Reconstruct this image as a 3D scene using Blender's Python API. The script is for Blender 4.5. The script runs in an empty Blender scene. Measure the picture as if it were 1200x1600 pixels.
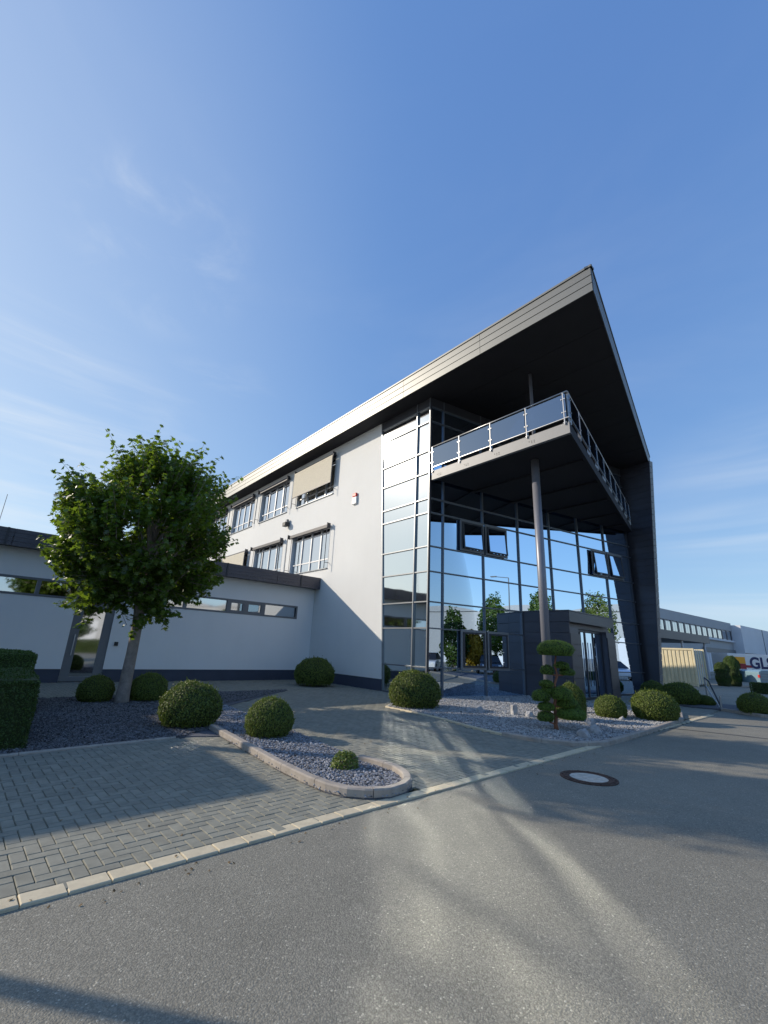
import bpy, math, random
import numpy as np
from mathutils import Vector, Matrix, noise as mnoise
R = math.radians
scene = bpy.context.scene
random.seed(7); rng = np.random.default_rng(11)

# ---------------------------------------------------------------- camera, world, sun, exposure
PITCH = math.atan(213/690.); ROLL = math.atan(.046)
r0 = Vector((1, 0, 0)); fw = Vector((0, math.cos(PITCH), math.sin(PITCH))); u0 = Vector((0, -math.sin(PITCH), math.cos(PITCH)))
rr = math.cos(ROLL)*r0 + math.sin(ROLL)*u0; uu = -math.sin(ROLL)*r0 + math.cos(ROLL)*u0
cd = bpy.data.cameras.new('camera'); cam = bpy.data.objects.new('camera', cd); scene.collection.objects.link(cam)
cam.matrix_world = Matrix(((rr.x, uu.x, -fw.x, 0), (rr.y, uu.y, -fw.y, 0), (rr.z, uu.z, -fw.z, 1.6), (0, 0, 0, 1)))
cd.sensor_fit = 'VERTICAL'; cd.sensor_height = 32.0; cd.lens = 32.0*690/1600; cd.clip_start = .05; cd.clip_end = 3000
scene.camera = cam
SUN_AZ, SUN_EL = 169.5, 25.3
world = bpy.data.worlds.new('World'); scene.world = world; world.use_nodes = True
nt = world.node_tree; nt.nodes.clear()
N = nt.nodes.new; LK = nt.links.new
wo = N('ShaderNodeOutputWorld'); bg = N('ShaderNodeBackground'); sky = N('ShaderNodeTexSky')
sky.sky_type = 'NISHITA'; sky.sun_disc = False; sky.sun_elevation = R(SUN_EL); sky.sun_rotation = R(90-SUN_AZ)
sky.air_density = 1.0; sky.dust_density = .6; sky.ozone_density = 2.6; sky.altitude = 50
bg.inputs['Strength'].default_value = .15
tc = N('ShaderNodeTexCoord')
def wmath(op, a, b=None, clamp=False):
    n = N('ShaderNodeMath'); n.operation = op; n.use_clamp = clamp
    for i, v in enumerate((a, b)):
        if v is None: continue
        if isinstance(v, (int, float)): n.inputs[i].default_value = v
        else: LK(v, n.inputs[i])
    return n.outputs[0]
def blob(direction, lo, hi):
    d = Vector(direction).normalized()
    v = N('ShaderNodeVectorMath'); v.operation = 'DOT_PRODUCT'; LK(tc.outputs['Generated'], v.inputs[0]); v.inputs[1].default_value = d
    m = N('ShaderNodeMapRange'); m.interpolation_type = 'SMOOTHSTEP'; LK(v.outputs['Value'], m.inputs[0]); m.inputs[1].default_value = lo; m.inputs[2].default_value = hi
    return m.outputs[0]
def streaks(scale, rot, detail=6, lo=.5, hi=.75, stretch=(1, 5, 9), dist=.6):
    mp = N('ShaderNodeMapping'); LK(tc.outputs['Generated'], mp.inputs[0]); mp.inputs['Rotation'].default_value = rot; mp.inputs['Scale'].default_value = stretch
    t = N('ShaderNodeTexNoise'); LK(mp.outputs[0], t.inputs[0]); t.inputs['Scale'].default_value = scale; t.inputs['Detail'].default_value = detail; t.inputs['Roughness'].default_value = .6; t.inputs['Distortion'].default_value = dist
    m = N('ShaderNodeMapRange'); LK(t.outputs['Fac'], m.inputs[0]); m.inputs[1].default_value = lo; m.inputs[2].default_value = hi; m.interpolation_type = 'SMOOTHSTEP'
    return m.outputs[0]
# thin cirrus: a wisp high on the left, long streaks low on the left, faint veils elsewhere
c1 = wmath('MULTIPLY', streaks(6.0, (.1, .35, .2), 9, .42, .84, (1.4, 1.1, 2.2), .4), blob((-.41, .616, .668), .984, .998))
c2 = wmath('MULTIPLY', streaks(2.0, (0, .22, .1), 6, .38, .82, (.6, .6, 8), .5), blob((-.66, .72, .27), .945, .995))
c3 = wmath('MULTIPLY', streaks(1.2, (.3, .5, .9), 5, .46, .95, (1, 1, 2.4), .5), .10)
c5 = wmath('MULTIPLY', blob((-.95, .35, .40), .45, 1.0), .20)   # bright thin veil round the sun's side
c6 = wmath('MULTIPLY', streaks(3.0, (0, .3, .3), 6, .45, .75, (.7, .7, 4), .5), blob((-.366, .818, .443), .988, .999))
c4 = wmath('MULTIPLY', streaks(1.3, (0, .1, 0), 4, .40, .7, (.5, .5, 7), .4), blob((.80, .75, .12), .93, .995))
cs = wmath('ADD', wmath('ADD', wmath('MULTIPLY', c1, .24), wmath('MULTIPLY', c2, .50)), wmath('ADD', c3, wmath('MULTIPLY', c4, .35)), clamp=True)
cs = wmath('ADD', cs, wmath('ADD', c5, wmath('MULTIPLY', c6, .16)), clamp=True)
sep = N('ShaderNodeSeparateColor'); LK(sky.outputs[0], sep.inputs[0]); cmb = N('ShaderNodeCombineColor')   # phone-camera response of the blue sky
for k, (ga, am) in enumerate(((.73, .955), (.60, 1.35), (.37, 2.42))):
    LK(wmath('MULTIPLY', wmath('POWER', sep.outputs[k], ga), am), cmb.inputs[k])
mixc = N('ShaderNodeMix'); mixc.data_type = 'RGBA'; LK(cs, mixc.inputs['Factor']); LK(cmb.outputs[0], mixc.inputs['A'])
mixc.inputs['B'].default_value = (4.4, 4.7, 5.0, 1)
LK(mixc.outputs['Result'], bg.inputs['Color']); LK(bg.outputs[0], wo.inputs['Surface'])
sl = bpy.data.lights.new('sun', 'SUN'); sl.energy = 3.6; sl.angle = R(.53); sl.color = (1.0, .88, .73)
so = bpy.data.objects.new('sun', sl); scene.collection.objects.link(so)
Ls = Vector((math.cos(R(SUN_AZ))*math.cos(R(SUN_EL)), math.sin(R(SUN_AZ))*math.cos(R(SUN_EL)), math.sin(R(SUN_EL))))
so.rotation_euler = Ls.to_track_quat('Z', 'Y').to_euler(); so.location = (-30, 5, 30)
scene.view_settings.view_transform = 'Standard'; scene.view_settings.look = 'None'; scene.view_settings.exposure = 0.35
scene.view_settings.gamma = 1; scene.view_settings.use_curve_mapping = False
scene.cycles.max_bounces = 8; scene.cycles.transparent_max_bounces = 16; scene.cycles.blur_glossy = 0.0
scene.cycles.use_denoising = True; scene.cycles.sample_clamp_indirect = 90
# path guiding lets the sunlight that the glass throws back onto the paving and the road be found
scene.cycles.use_guiding = True; scene.cycles.use_surface_guiding = True; scene.cycles.guiding_training_samples = 128; scene.cycles.use_volume_guiding = False

# ---------------------------------------------------------------- materials
def mat(name, col, rough=.6, metal=0., spec=.5, var=0., vscale=4., bump=0., bscale=40., island=0., tint=None, coat=0.):
    m = bpy.data.materials.new(name); m.use_nodes = True; t = m.node_tree; b = t.nodes['Principled BSDF']
    b.inputs['Roughness'].default_value = rough; b.inputs['Metallic'].default_value = metal; b.inputs['Specular IOR Level'].default_value = spec
    b.inputs['Base Color'].default_value = (*col, 1)
    if coat: b.inputs['Coat Weight'].default_value = coat; b.inputs['Coat Roughness'].default_value = .08
    c = t.nodes.new('ShaderNodeTexCoord'); geo = t.nodes.new('ShaderNodeNewGeometry')
    src = None
    if var > 0:
        n = t.nodes.new('ShaderNodeTexNoise'); n.inputs['Scale'].default_value = vscale; n.inputs['Detail'].default_value = 6; n.inputs['Roughness'].default_value = .65
        t.links.new(geo.outputs['Position'], n.inputs['Vector'])
        mr = t.nodes.new('ShaderNodeMapRange'); mr.inputs[1].default_value = .3; mr.inputs[2].default_value = .7; mr.inputs[3].default_value = 1-var; mr.inputs[4].default_value = 1+var
        t.links.new(n.outputs['Fac'], mr.inputs[0]); src = mr.outputs[0]
    if island > 0:
        mr = t.nodes.new('ShaderNodeMapRange'); mr.inputs[3].default_value = 1-island; mr.inputs[4].default_value = 1+island
        t.links.new(geo.outputs['Random Per Island'], mr.inputs[0])
        oi = t.nodes.new('ShaderNodeObjectInfo'); mr2 = t.nodes.new('ShaderNodeMapRange'); mr2.inputs[3].default_value = 1-island*.8; mr2.inputs[4].default_value = 1+island*.8
        t.links.new(oi.outputs['Random'], mr2.inputs[0])
        mm = t.nodes.new('ShaderNodeMath'); mm.operation = 'MULTIPLY'; t.links.new(mr.outputs[0], mm.inputs[0]); t.links.new(mr2.outputs[0], mm.inputs[1])
        if src is not None:
            m2 = t.nodes.new('ShaderNodeMath'); m2.operation = 'MULTIPLY'; t.links.new(src, m2.inputs[0]); t.links.new(mm.outputs[0], m2.inputs[1]); src = m2.outputs[0]
        else: src = mm.outputs[0]
    if src is not None:
        vm = t.nodes.new('ShaderNodeVectorMath'); vm.operation = 'SCALE'; vm.inputs[0].default_value = col; t.links.new(src, vm.inputs['Scale'])
        if tint is not None:
            mx = t.nodes.new('ShaderNodeMix'); mx.data_type = 'RGBA'; t.links.new(geo.outputs['Random Per Island'], mx.inputs['Factor'])
            t.links.new(vm.outputs[0], mx.inputs['A']); mx.inputs['B'].default_value = (*tint, 1); t.links.new(mx.outputs['Result'], b.inputs['Base Color'])
        else: t.links.new(vm.outputs[0], b.inputs['Base Color'])
    if bump > 0:
        n = t.nodes.new('ShaderNodeTexNoise'); n.inputs['Scale'].default_value = bscale; n.inputs['Detail'].default_value = 4
        t.links.new(geo.outputs['Position'], n.inputs['Vector'])
        bp = t.nodes.new('ShaderNodeBump'); bp.inputs['Strength'].default_value = 1; bp.inputs['Distance'].default_value = bump
        t.links.new(n.outputs['Fac'], bp.inputs['Height']); t.links.new(bp.outputs[0], b.inputs['Normal'])
    return m
def weather(m, amt=.05):
    t = m.node_tree; b = t.nodes['Principled BSDF']; src = b.inputs['Base Color'].links[0].from_socket; geo = t.nodes.new('ShaderNodeNewGeometry')
    mp = t.nodes.new('ShaderNodeMapping'); mp.inputs['Scale'].default_value = (1.7, 1.7, .22); t.links.new(geo.outputs['Position'], mp.inputs[0])
    n = t.nodes.new('ShaderNodeTexNoise'); n.inputs['Scale'].default_value = 1; n.inputs['Detail'].default_value = 7; n.inputs['Roughness'].default_value = .7; t.links.new(mp.outputs[0], n.inputs['Vector'])
    mr = t.nodes.new('ShaderNodeMapRange'); mr.inputs[1].default_value = .45; mr.inputs[2].default_value = .75; mr.inputs[3].default_value = 1; mr.inputs[4].default_value = 1-amt*2
    t.links.new(n.outputs['Fac'], mr.inputs[0]); vm = t.nodes.new('ShaderNodeVectorMath'); vm.operation = 'SCALE'; t.links.new(src, vm.inputs[0]); t.links.new(mr.outputs[0], vm.inputs['Scale']); t.links.new(vm.outputs[0], b.inputs['Base Color'])
def glassmat(name, refl=.58, tint=(.60, .77, .97), trans=(.12, .15, .16), wob=.0016, wsc=.55, rough=0.0):
    m = bpy.data.materials.new(name); m.use_nodes = True; t = m.node_tree; t.nodes.clear()
    o = t.nodes.new('ShaderNodeOutputMaterial'); mx = t.nodes.new('ShaderNodeMixShader'); g = t.nodes.new('ShaderNodeBsdfGlossy'); tr = t.nodes.new('ShaderNodeBsdfTransparent')
    g.inputs['Color'].default_value = (*tint, 1); g.inputs['Roughness'].default_value = rough; tr.inputs['Color'].default_value = (*trans, 1)
    fr = t.nodes.new('ShaderNodeFresnel'); fr.inputs['IOR'].default_value = 1.5
    mr = t.nodes.new('ShaderNodeMapRange'); mr.inputs[1].default_value = .04; mr.inputs[2].default_value = 1; mr.inputs[3].default_value = refl; mr.inputs[4].default_value = 1
    t.links.new(fr.outputs[0], mr.inputs[0]); t.links.new(mr.outputs[0], mx.inputs[0]); t.links.new(tr.outputs[0], mx.inputs[1]); t.links.new(g.outputs[0], mx.inputs[2]); t.links.new(mx.outputs[0], o.inputs[0])
    if wob:
        geo = t.nodes.new('ShaderNodeNewGeometry'); oi = t.nodes.new('ShaderNodeObjectInfo')
        vm = t.nodes.new('ShaderNodeVectorMath'); vm.operation = 'MULTIPLY_ADD'; cmb = t.nodes.new('ShaderNodeCombineXYZ')
        for k in range(3): t.links.new(oi.outputs['Random'], cmb.inputs[k])
        t.links.new(cmb.outputs[0], vm.inputs[0]); vm.inputs[1].default_value = (37, 53, 71); t.links.new(geo.outputs['Position'], vm.inputs[2])
        n = t.nodes.new('ShaderNodeTexNoise'); n.inputs['Scale'].default_value = wsc; n.inputs['Detail'].default_value = 1.0
        t.links.new(vm.outputs[0], n.inputs['Vector'])
        bp = t.nodes.new('ShaderNodeBump'); bp.inputs['Distance'].default_value = wob; bp.inputs['Strength'].default_value = 1
        t.links.new(n.outputs['Fac'], bp.inputs['Height']); t.links.new(bp.outputs[0], g.inputs['Normal'])
    return m
def leafmat(name, col, trans, island=.35, rough=.45, tw=.35, tint=None, spec=.35):
    m = mat(name, col, rough, spec=spec, island=island, tint=tint); t = m.node_tree; b = t.nodes['Principled BSDF']; o = t.nodes['Material Output']
    tl = t.nodes.new('ShaderNodeBsdfTranslucent'); tl.inputs['Color'].default_value = (*trans, 1); mx = t.nodes.new('ShaderNodeMixShader'); mx.inputs[0].default_value = tw
    t.links.new(b.outputs[0], mx.inputs[1]); t.links.new(tl.outputs[0], mx.inputs[2]); t.links.new(mx.outputs[0], o.inputs[0]); return m
def addglow(m):   # weak rough gloss lobe, added to spread sun glare over the side panes
    t = m.node_tree; o = [n for n in t.nodes if n.type == 'OUTPUT_MATERIAL'][0]; src = o.inputs[0].links[0].from_socket
    g = t.nodes.new('ShaderNodeBsdfGlossy'); g.inputs['Roughness'].default_value = .27; g.inputs['Color'].default_value = (.9, .93, 1, 1)
    mx = t.nodes.new('ShaderNodeMixShader'); mx.inputs[0].default_value = .016; t.links.new(src, mx.inputs[1]); t.links.new(g.outputs[0], mx.inputs[2]); t.links.new(mx.outputs[0], o.inputs[0])
M = {}
M['render'] = mat('white_render', (.675, .685, .67), .85, var=.03, vscale=.35, bump=.0012, bscale=180)
M['annex'] = mat('annex_render', (.74, .75, .75), .85, var=.03, vscale=.3, bump=.0012, bscale=180)
weather(M['render'], .010); weather(M['annex'], .012)
M['plinth'] = mat('plinth_paint', (.045, .055, .085), .7, var=.12, vscale=3, bump=.001)
M['fascia'] = mat('fascia_metal', (.165, .17, .165), .46, metal=.55, var=.04, vscale=.6, bump=.0006, bscale=3, island=.03)
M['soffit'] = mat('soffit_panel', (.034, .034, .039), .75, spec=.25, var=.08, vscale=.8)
M['anth'] = mat('anthracite_metal', (.055, .058, .072), .42, metal=.35, var=.06, vscale=1.2, bump=.0004, bscale=6, island=.08)
M['fin'] = mat('fin_metal', (.07, .072, .088), .45, metal=.3, var=.06, vscale=1.2, bump=.0004, bscale=6, island=.08)
M['cap'] = mat('fin_edge_metal', (.17, .18, .19), .45, metal=.3, var=.06, vscale=2, island=.1)
M['annfas'] = mat('annex_fascia_metal', (.085, .083, .098), .5, metal=.4, var=.06, vscale=1.5)
M['frame'] = mat('alu_frame', (.22, .235, .25), .38, metal=.7)
M['mull'] = mat('mullion_alu', (.13, .145, .165), .4, metal=.4)
M['wframe'] = mat('window_frame_alu', (.52, .53, .54), .45, metal=.3)
M['grey'] = mat('grey_frame_paint', (.15, .16, .175), .5, metal=.2)
M['darkframe'] = mat('dark_frame', (.03, .032, .04), .5)
M['dark'] = mat('interior_dark', (.035, .038, .042), .9)
M['slab'] = mat('interior_slab', (.16, .165, .17), .9)
M['intw'] = mat('interior_wall', (.17, .175, .18), .9, var=.1, vscale=1)
M['glass'] = glassmat('facade_glass')
M['glass_l'] = glassmat('side_glass', refl=.62, tint=(.86, .96, 1.0), wob=.0042, wsc=.85, rough=.04)
addglow(M['glass_l'])
M['wglass'] = glassmat('window_glass', refl=.6, tint=(.9, .94, .98), trans=(.2, .22, .23), wob=.002, rough=.04)
M['rglass'] = glassmat('railing_glass', refl=.30, tint=(.62, .78, 1.0), trans=(.16, .21, .27), wob=0)
M['steel'] = mat('stainless_steel', (.45, .455, .46), .32, metal=.7)
M['bsteel'] = mat('painted_steel', (.20, .205, .21), .5, metal=.15, var=.05, vscale=3)
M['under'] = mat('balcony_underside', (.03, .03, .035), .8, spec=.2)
M['col'] = mat('column_paint', (.20, .205, .235), .4, metal=.2, var=.05, vscale=2)
M['blind'] = mat('blind_fabric', (.58, .54, .44), .9, var=.10, vscale=14, bump=.003, bscale=60)
M['pave'] = mat('paver_concrete', (.225, .221, .178), .9, var=.16, vscale=9, bump=.0012, bscale=260, island=.11)
M['joint'] = mat('mossy_joint', (.085, .090, .045), .95, var=.35, vscale=7, bump=.004, bscale=90)
M['kerb'] = mat('kerb_concrete', (.55, .475, .33), .9, var=.12, vscale=10, bump=.0015, bscale=220, island=.06)
M['kerb2'] = mat('bed_kerb_concrete', (.34, .30, .255), .9, var=.22, vscale=5, bump=.002, bscale=160, island=.06)
M['gravel'] = mat('gravel_stone', (.25, .25, .262), .8, island=.6, tint=(.33, .34, .365))
M['gravel_shade'] = mat('shade_darkened_gravel', (.105, .098, .095), .85, island=.7, tint=(.17, .17, .18))  # stones coloured darker for the shade under the maple
M['gravel2'] = mat('pale_gravel_stone', (.34, .335, .33), .8, island=.5, tint=(.42, .42, .41))
M['gbed'] = mat('gravel_bed', (.10, .105, .12), .95, var=.3, vscale=40, bump=.01, bscale=50)
M['rock'] = mat('rock', (.36, .355, .35), .8, var=.3, vscale=6, bump=.012, bscale=14)
M['bark'] = mat('bark', (.24, .20, .17), .9, var=.25, vscale=7, bump=.012, bscale=22)
M['bark2'] = mat('reddish_bark', (.26, .11, .06), .9, var=.3, vscale=14, bump=.008, bscale=40)
M['maple'] = leafmat('maple_leaf', (.050, .100, .018), (.24, .38, .03), .45, .38, .34, tint=(.10, .155, .02), spec=.5)
M['box'] = leafmat('box_leaf', (.10, .155, .024), (.17, .24, .03), .35, .5, .22, tint=(.16, .19, .035))
M['boxcore'] = mat('box_core', (.03, .045, .012), .95, var=.3, vscale=12, bump=.02, bscale=30)
M['hedge'] = leafmat('hedge_leaf', (.055, .10, .02), (.10, .18, .02), .35, .5, .22)
M['pine'] = leafmat('pine_needles', (.13, .21, .035), (.16, .28, .03), .45, .5, .28, tint=(.15, .22, .03))
M['yellow'] = leafmat('yellow_leaf', (.32, .22, .02), (.45, .33, .03), .3, .5, .35)
M['tyre'] = mat('tyre', (.02, .02, .02), .85); M['rim'] = mat('rim', (.5, .5, .5), .35, metal=.9)
M['red'] = mat('red_paint', (.6, .03, .025), .4); M['white'] = mat('white_paint', (.8, .8, .78), .45)
M['black'] = mat('black_plastic', (.02, .02, .022), .5)
M['cream'] = mat('container_paint', (.66, .58, .38), .55, var=.10, vscale=1.4)
M['rust'] = mat('rusty_iron', (.085, .05, .036), .8, metal=.2, var=.35, vscale=20, bump=.002, bscale=120)
M['lid'] = mat('manhole_concrete', (.50, .47, .40), .85, var=.30, vscale=11, bump=.002, bscale=90)
M['hall'] = mat('hall_cladding', (.40, .41, .42), .7, var=.04, vscale=.3)
M['farw'] = mat('far_render', (.40, .41, .42), .85, var=.05, vscale=.3)
M['farl'] = mat('far_pale_panel', (.62, .64, .68), .7, var=.04, vscale=.3)
M['road_line'] = mat('near_black_line', (.022, .022, .024), .7)
M['yel'] = mat('orange_yellow_print', (.85, .38, .02), .5); M['dred'] = mat('dark_red_print', (.30, .02, .03), .5)
M['navy'] = mat('navy_print', (.012, .022, .10), .5); M['pblue'] = mat('pale_blue_paint', (.17, .28, .34), .45, coat=.4)

def asphalt():
    m = bpy.data.materials.new('asphalt'); m.use_nodes = True; t = m.node_tree; b = t.nodes['Principled BSDF']; b.inputs['Roughness'].default_value = .78; b.inputs['Specular IOR Level'].default_value = .4
    g = t.nodes.new('ShaderNodeNewGeometry')
    def noise(s, d=4, r=.6):
        n = t.nodes.new('ShaderNodeTexNoise'); n.inputs['Scale'].default_value = s; n.inputs['Detail'].default_value = d; n.inputs['Roughness'].default_value = r; t.links.new(g.outputs['Position'], n.inputs['Vector']); return n.outputs['Fac']
    def mr(a, x0, x1, y0, y1):
        q = t.nodes.new('ShaderNodeMapRange'); t.links.new(a, q.inputs[0])
        for i, v in enumerate((x0, x1, y0, y1)): q.inputs[i+1].default_value = v
        return q.outputs[0]
    def mul(a, c):
        q = t.nodes.new('ShaderNodeMath'); q.operation = 'MULTIPLY'; t.links.new(a, q.inputs[0]); t.links.new(c, q.inputs[1]); return q.outputs[0]
    vo = t.nodes.new('ShaderNodeTexVoronoi'); vo.inputs['Scale'].default_value = 105; t.links.new(g.outputs['Position'], vo.inputs['Vector'])
    sep = t.nodes.new('ShaderNodeSeparateColor'); t.links.new(vo.outputs['Color'], sep.inputs[0])
    stone = mr(sep.outputs[0], 0, 1, .78, 1.22)
    pick = mr(sep.outputs[1], .955, .985, 1.0, 1.75)
    hole = mr(vo.outputs['Distance'], .25, .62, 1.06, .84)
    big = mr(noise(.35, 5, .6), .3, .7, .86, 1.12); mid = mr(noise(2.3, 5), .3, .7, .94, 1.06)
    f = mul(mul(mul(stone, pick), hole), mul(big, mid))
    vm = t.nodes.new('ShaderNodeVectorMath'); vm.operation = 'SCALE'; vm.inputs[0].default_value = (.240, .226, .180); t.links.new(f, vm.inputs['Scale']); t.links.new(vm.outputs[0], b.inputs['Base Color'])
    bp = t.nodes.new('ShaderNodeBump'); bp.inputs['Distance'].default_value = .0022; bp.inputs['Strength'].default_value = 1; t.links.new(mr(vo.outputs['Distance'], 0, .7, 1, 0), bp.inputs['Height'])
    t.links.new(bp.outputs[0], b.inputs['Normal']); return m
M['asphalt'] = asphalt()

# ---------------------------------------------------------------- helpers
COL = scene.collection
def wloc(o):
    v = Vector((0, 0, 0))
    while o is not None: v += o.location; o = o.parent
    return v
def tag(o, label=None, cat=None, group=None, kind=None):
    if label: o['label'] = label
    if cat: o['category'] = cat
    if group: o['group'] = group
    if kind: o['kind'] = kind
    return o
def empty(name, loc, label=None, cat=None, group=None):
    o = bpy.data.objects.new(name, None); COL.objects.link(o); o.location = loc; o.empty_display_size = .3
    return tag(o, label, cat, group)
def link(name, me, parent=None, loc=(0, 0, 0), rot=None, scale=None):
    o = bpy.data.objects.new(name, me); COL.objects.link(o)
    if parent is not None: o.parent = parent
    o.location = loc
    if rot is not None: o.rotation_euler = rot
    if scale is not None: o.scale = scale
    return o
class MB:
    def __init__(s): s.v = []; s.f = []; s.sm = False
    def add(s, vs, fs):
        k = len(s.v); s.v += [tuple(map(float, p)) for p in vs]; s.f += [tuple(i+k for i in f) for f in fs]; return s
    def hexa(s, p):   # 8 corners: bottom 4 ccw, top 4
        return s.add(p, [(3, 2, 1, 0), (4, 5, 6, 7), (0, 1, 5, 4), (1, 2, 6, 5), (2, 3, 7, 6), (3, 0, 4, 7)])
    def box(s, x0, x1, y0, y1, z0, z1):
        return s.hexa([(x0, y0, z0), (x1, y0, z0), (x1, y1, z0), (x0, y1, z0), (x0, y0, z1), (x1, y0, z1), (x1, y1, z1), (x0, y1, z1)])
    def prism(s, poly, z0, z1):
        n = len(poly); vs = [(x, y, z0) for x, y in poly]+[(x, y, z1) for x, y in poly]
        a = sum(poly[i][0]*poly[(i+1) % n][1]-poly[(i+1) % n][0]*poly[i][1] for i in range(n))
        fs = [tuple(range(n))[::-1], tuple(range(n, 2*n))]+[(i, (i+1) % n, n+(i+1) % n, n+i) for i in range(n)]
        if a < 0: fs = [f[::-1] for f in fs]
        return s.add(vs, fs)
    def tube(s, pts, r, n=10, cap=True):
        pts = [Vector(p) for p in pts]; rs = r if isinstance(r, (list, tuple)) else [r]*len(pts); base = len(s.v)
        prev = None
        for i, p in enumerate(pts):
            d = (pts[min(i+1, len(pts)-1)]-pts[max(i-1, 0)]).normalized()
            a = prev-prev.dot(d)*d if prev is not None else (Vector((1, 0, 0)) if abs(d.x) < .8 else Vector((0, 1, 0))).cross(d)
            a.normalize(); prev = a; b = d.cross(a)
            for k in range(n):
                q = p+(a*math.cos(2*math.pi*k/n)+b*math.sin(2*math.pi*k/n))*rs[i]; s.v.append(tuple(q))
        for i in range(len(pts)-1):
            for k in range(n):
                s.f.append((base+i*n+k, base+i*n+(k+1) % n, base+(i+1)*n+(k+1) % n, base+(i+1)*n+k))
        if cap: s.f.append(tuple(base+k for k in range(n))[::-1]); s.f.append(tuple(base+(len(pts)-1)*n+k for k in range(n)))
        return s
    def mesh(s, name, m, off=(0, 0, 0), smooth=False):
        me = bpy.data.meshes.new(name); me.from_pydata([(x-off[0], y-off[1], z-off[2]) for x, y, z in s.v], [], s.f); me.materials.append(m)
        if smooth: me.polygons.foreach_set('use_smooth', [True]*len(me.polygons))
        me.update(); return me
    def build(s, name, m, parent=None, smooth=False, loc=None):
        w = wloc(parent) if parent is not None else Vector((0, 0, 0))
        l = Vector(loc) if loc is not None else w
        o = link(name, s.mesh(name, m, l, smooth), parent, l-w); return o
def npmesh(name, V, F, m, smooth=False):
    V = np.asarray(V, np.float32); F = np.asarray(F, np.int32); k = F.shape[1]
    me = bpy.data.meshes.new(name); me.vertices.add(len(V)); me.vertices.foreach_set('co', V.ravel())
    me.loops.add(F.size); me.loops.foreach_set('vertex_index', F.ravel()); me.polygons.add(len(F))
    me.polygons.foreach_set('loop_start', np.arange(0, F.size, k, dtype=np.int32)); me.polygons.foreach_set('loop_total', np.full(len(F), k, np.int32))
    me.polygons.foreach_set('use_smooth', np.full(len(F), smooth, bool))
    me.materials.append(m); me.update(calc_edges=True); return me
def bevel(o, w=.01, seg=2):
    b = o.modifiers.new('bevel', 'BEVEL'); b.width = w; b.segments = seg; b.limit_method = 'ANGLE'; b.angle_limit = R(40); return o
class Frame:
    def __init__(s, P, ang, flip=1):
        s.P = Vector((P[0], P[1], 0)); s.u = Vector((math.cos(R(ang)), math.sin(R(ang)), 0)); s.n = Vector((math.sin(R(ang)), -math.cos(R(ang)), 0))*flip; s.ang = ang
    def p(s, a, z, o=0.): return s.P+s.u*a+s.n*o+Vector((0, 0, z))
    def xy(s, a, o=0.): q = s.P+s.u*a+s.n*o; return (q.x, q.y)
    def box(s, mb, a0, a1, o0, o1, z0, z1):
        q = [s.p(a0, z0, o0), s.p(a1, z0, o0), s.p(a1, z0, o1), s.p(a0, z0, o1), s.p(a0, z1, o0), s.p(a1, z1, o0), s.p(a1, z1, o1), s.p(a0, z1, o1)]
        if s.u.cross(s.n).z*(a1-a0)*(o1-o0) < 0: q = [q[i] for i in (3, 2, 1, 0, 7, 6, 5, 4)]
        return mb.hexa(q)
def inpoly(P, poly):
    x, y = P[:, 0], P[:, 1]; c = np.zeros(len(P), bool); n = len(poly)
    for i in range(n):
        x0, y0 = poly[i]; x1, y1 = poly[(i+1) % n]
        if y0 == y1: continue
        c ^= ((y0 > y) != (y1 > y)) & (x < (x1-x0)*(y-y0)/(y1-y0)+x0)
    return c
# frames: W = long white wall, G = front glass, A = low annex, K = road kerb line
A0, B0, C0, D0 = 41.7, 129.8, 29.7, 54.0
W = Frame((.26, 18.32), B0, -1); G = Frame((1.79, 16.49), C0); AN = Frame((.26-5.6*.6401, 18.32+5.6*.7683), A0)
K = Frame((-2.09, 3.29), 42.9)
JS = .0695   # slant of the joint between render and glass

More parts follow.
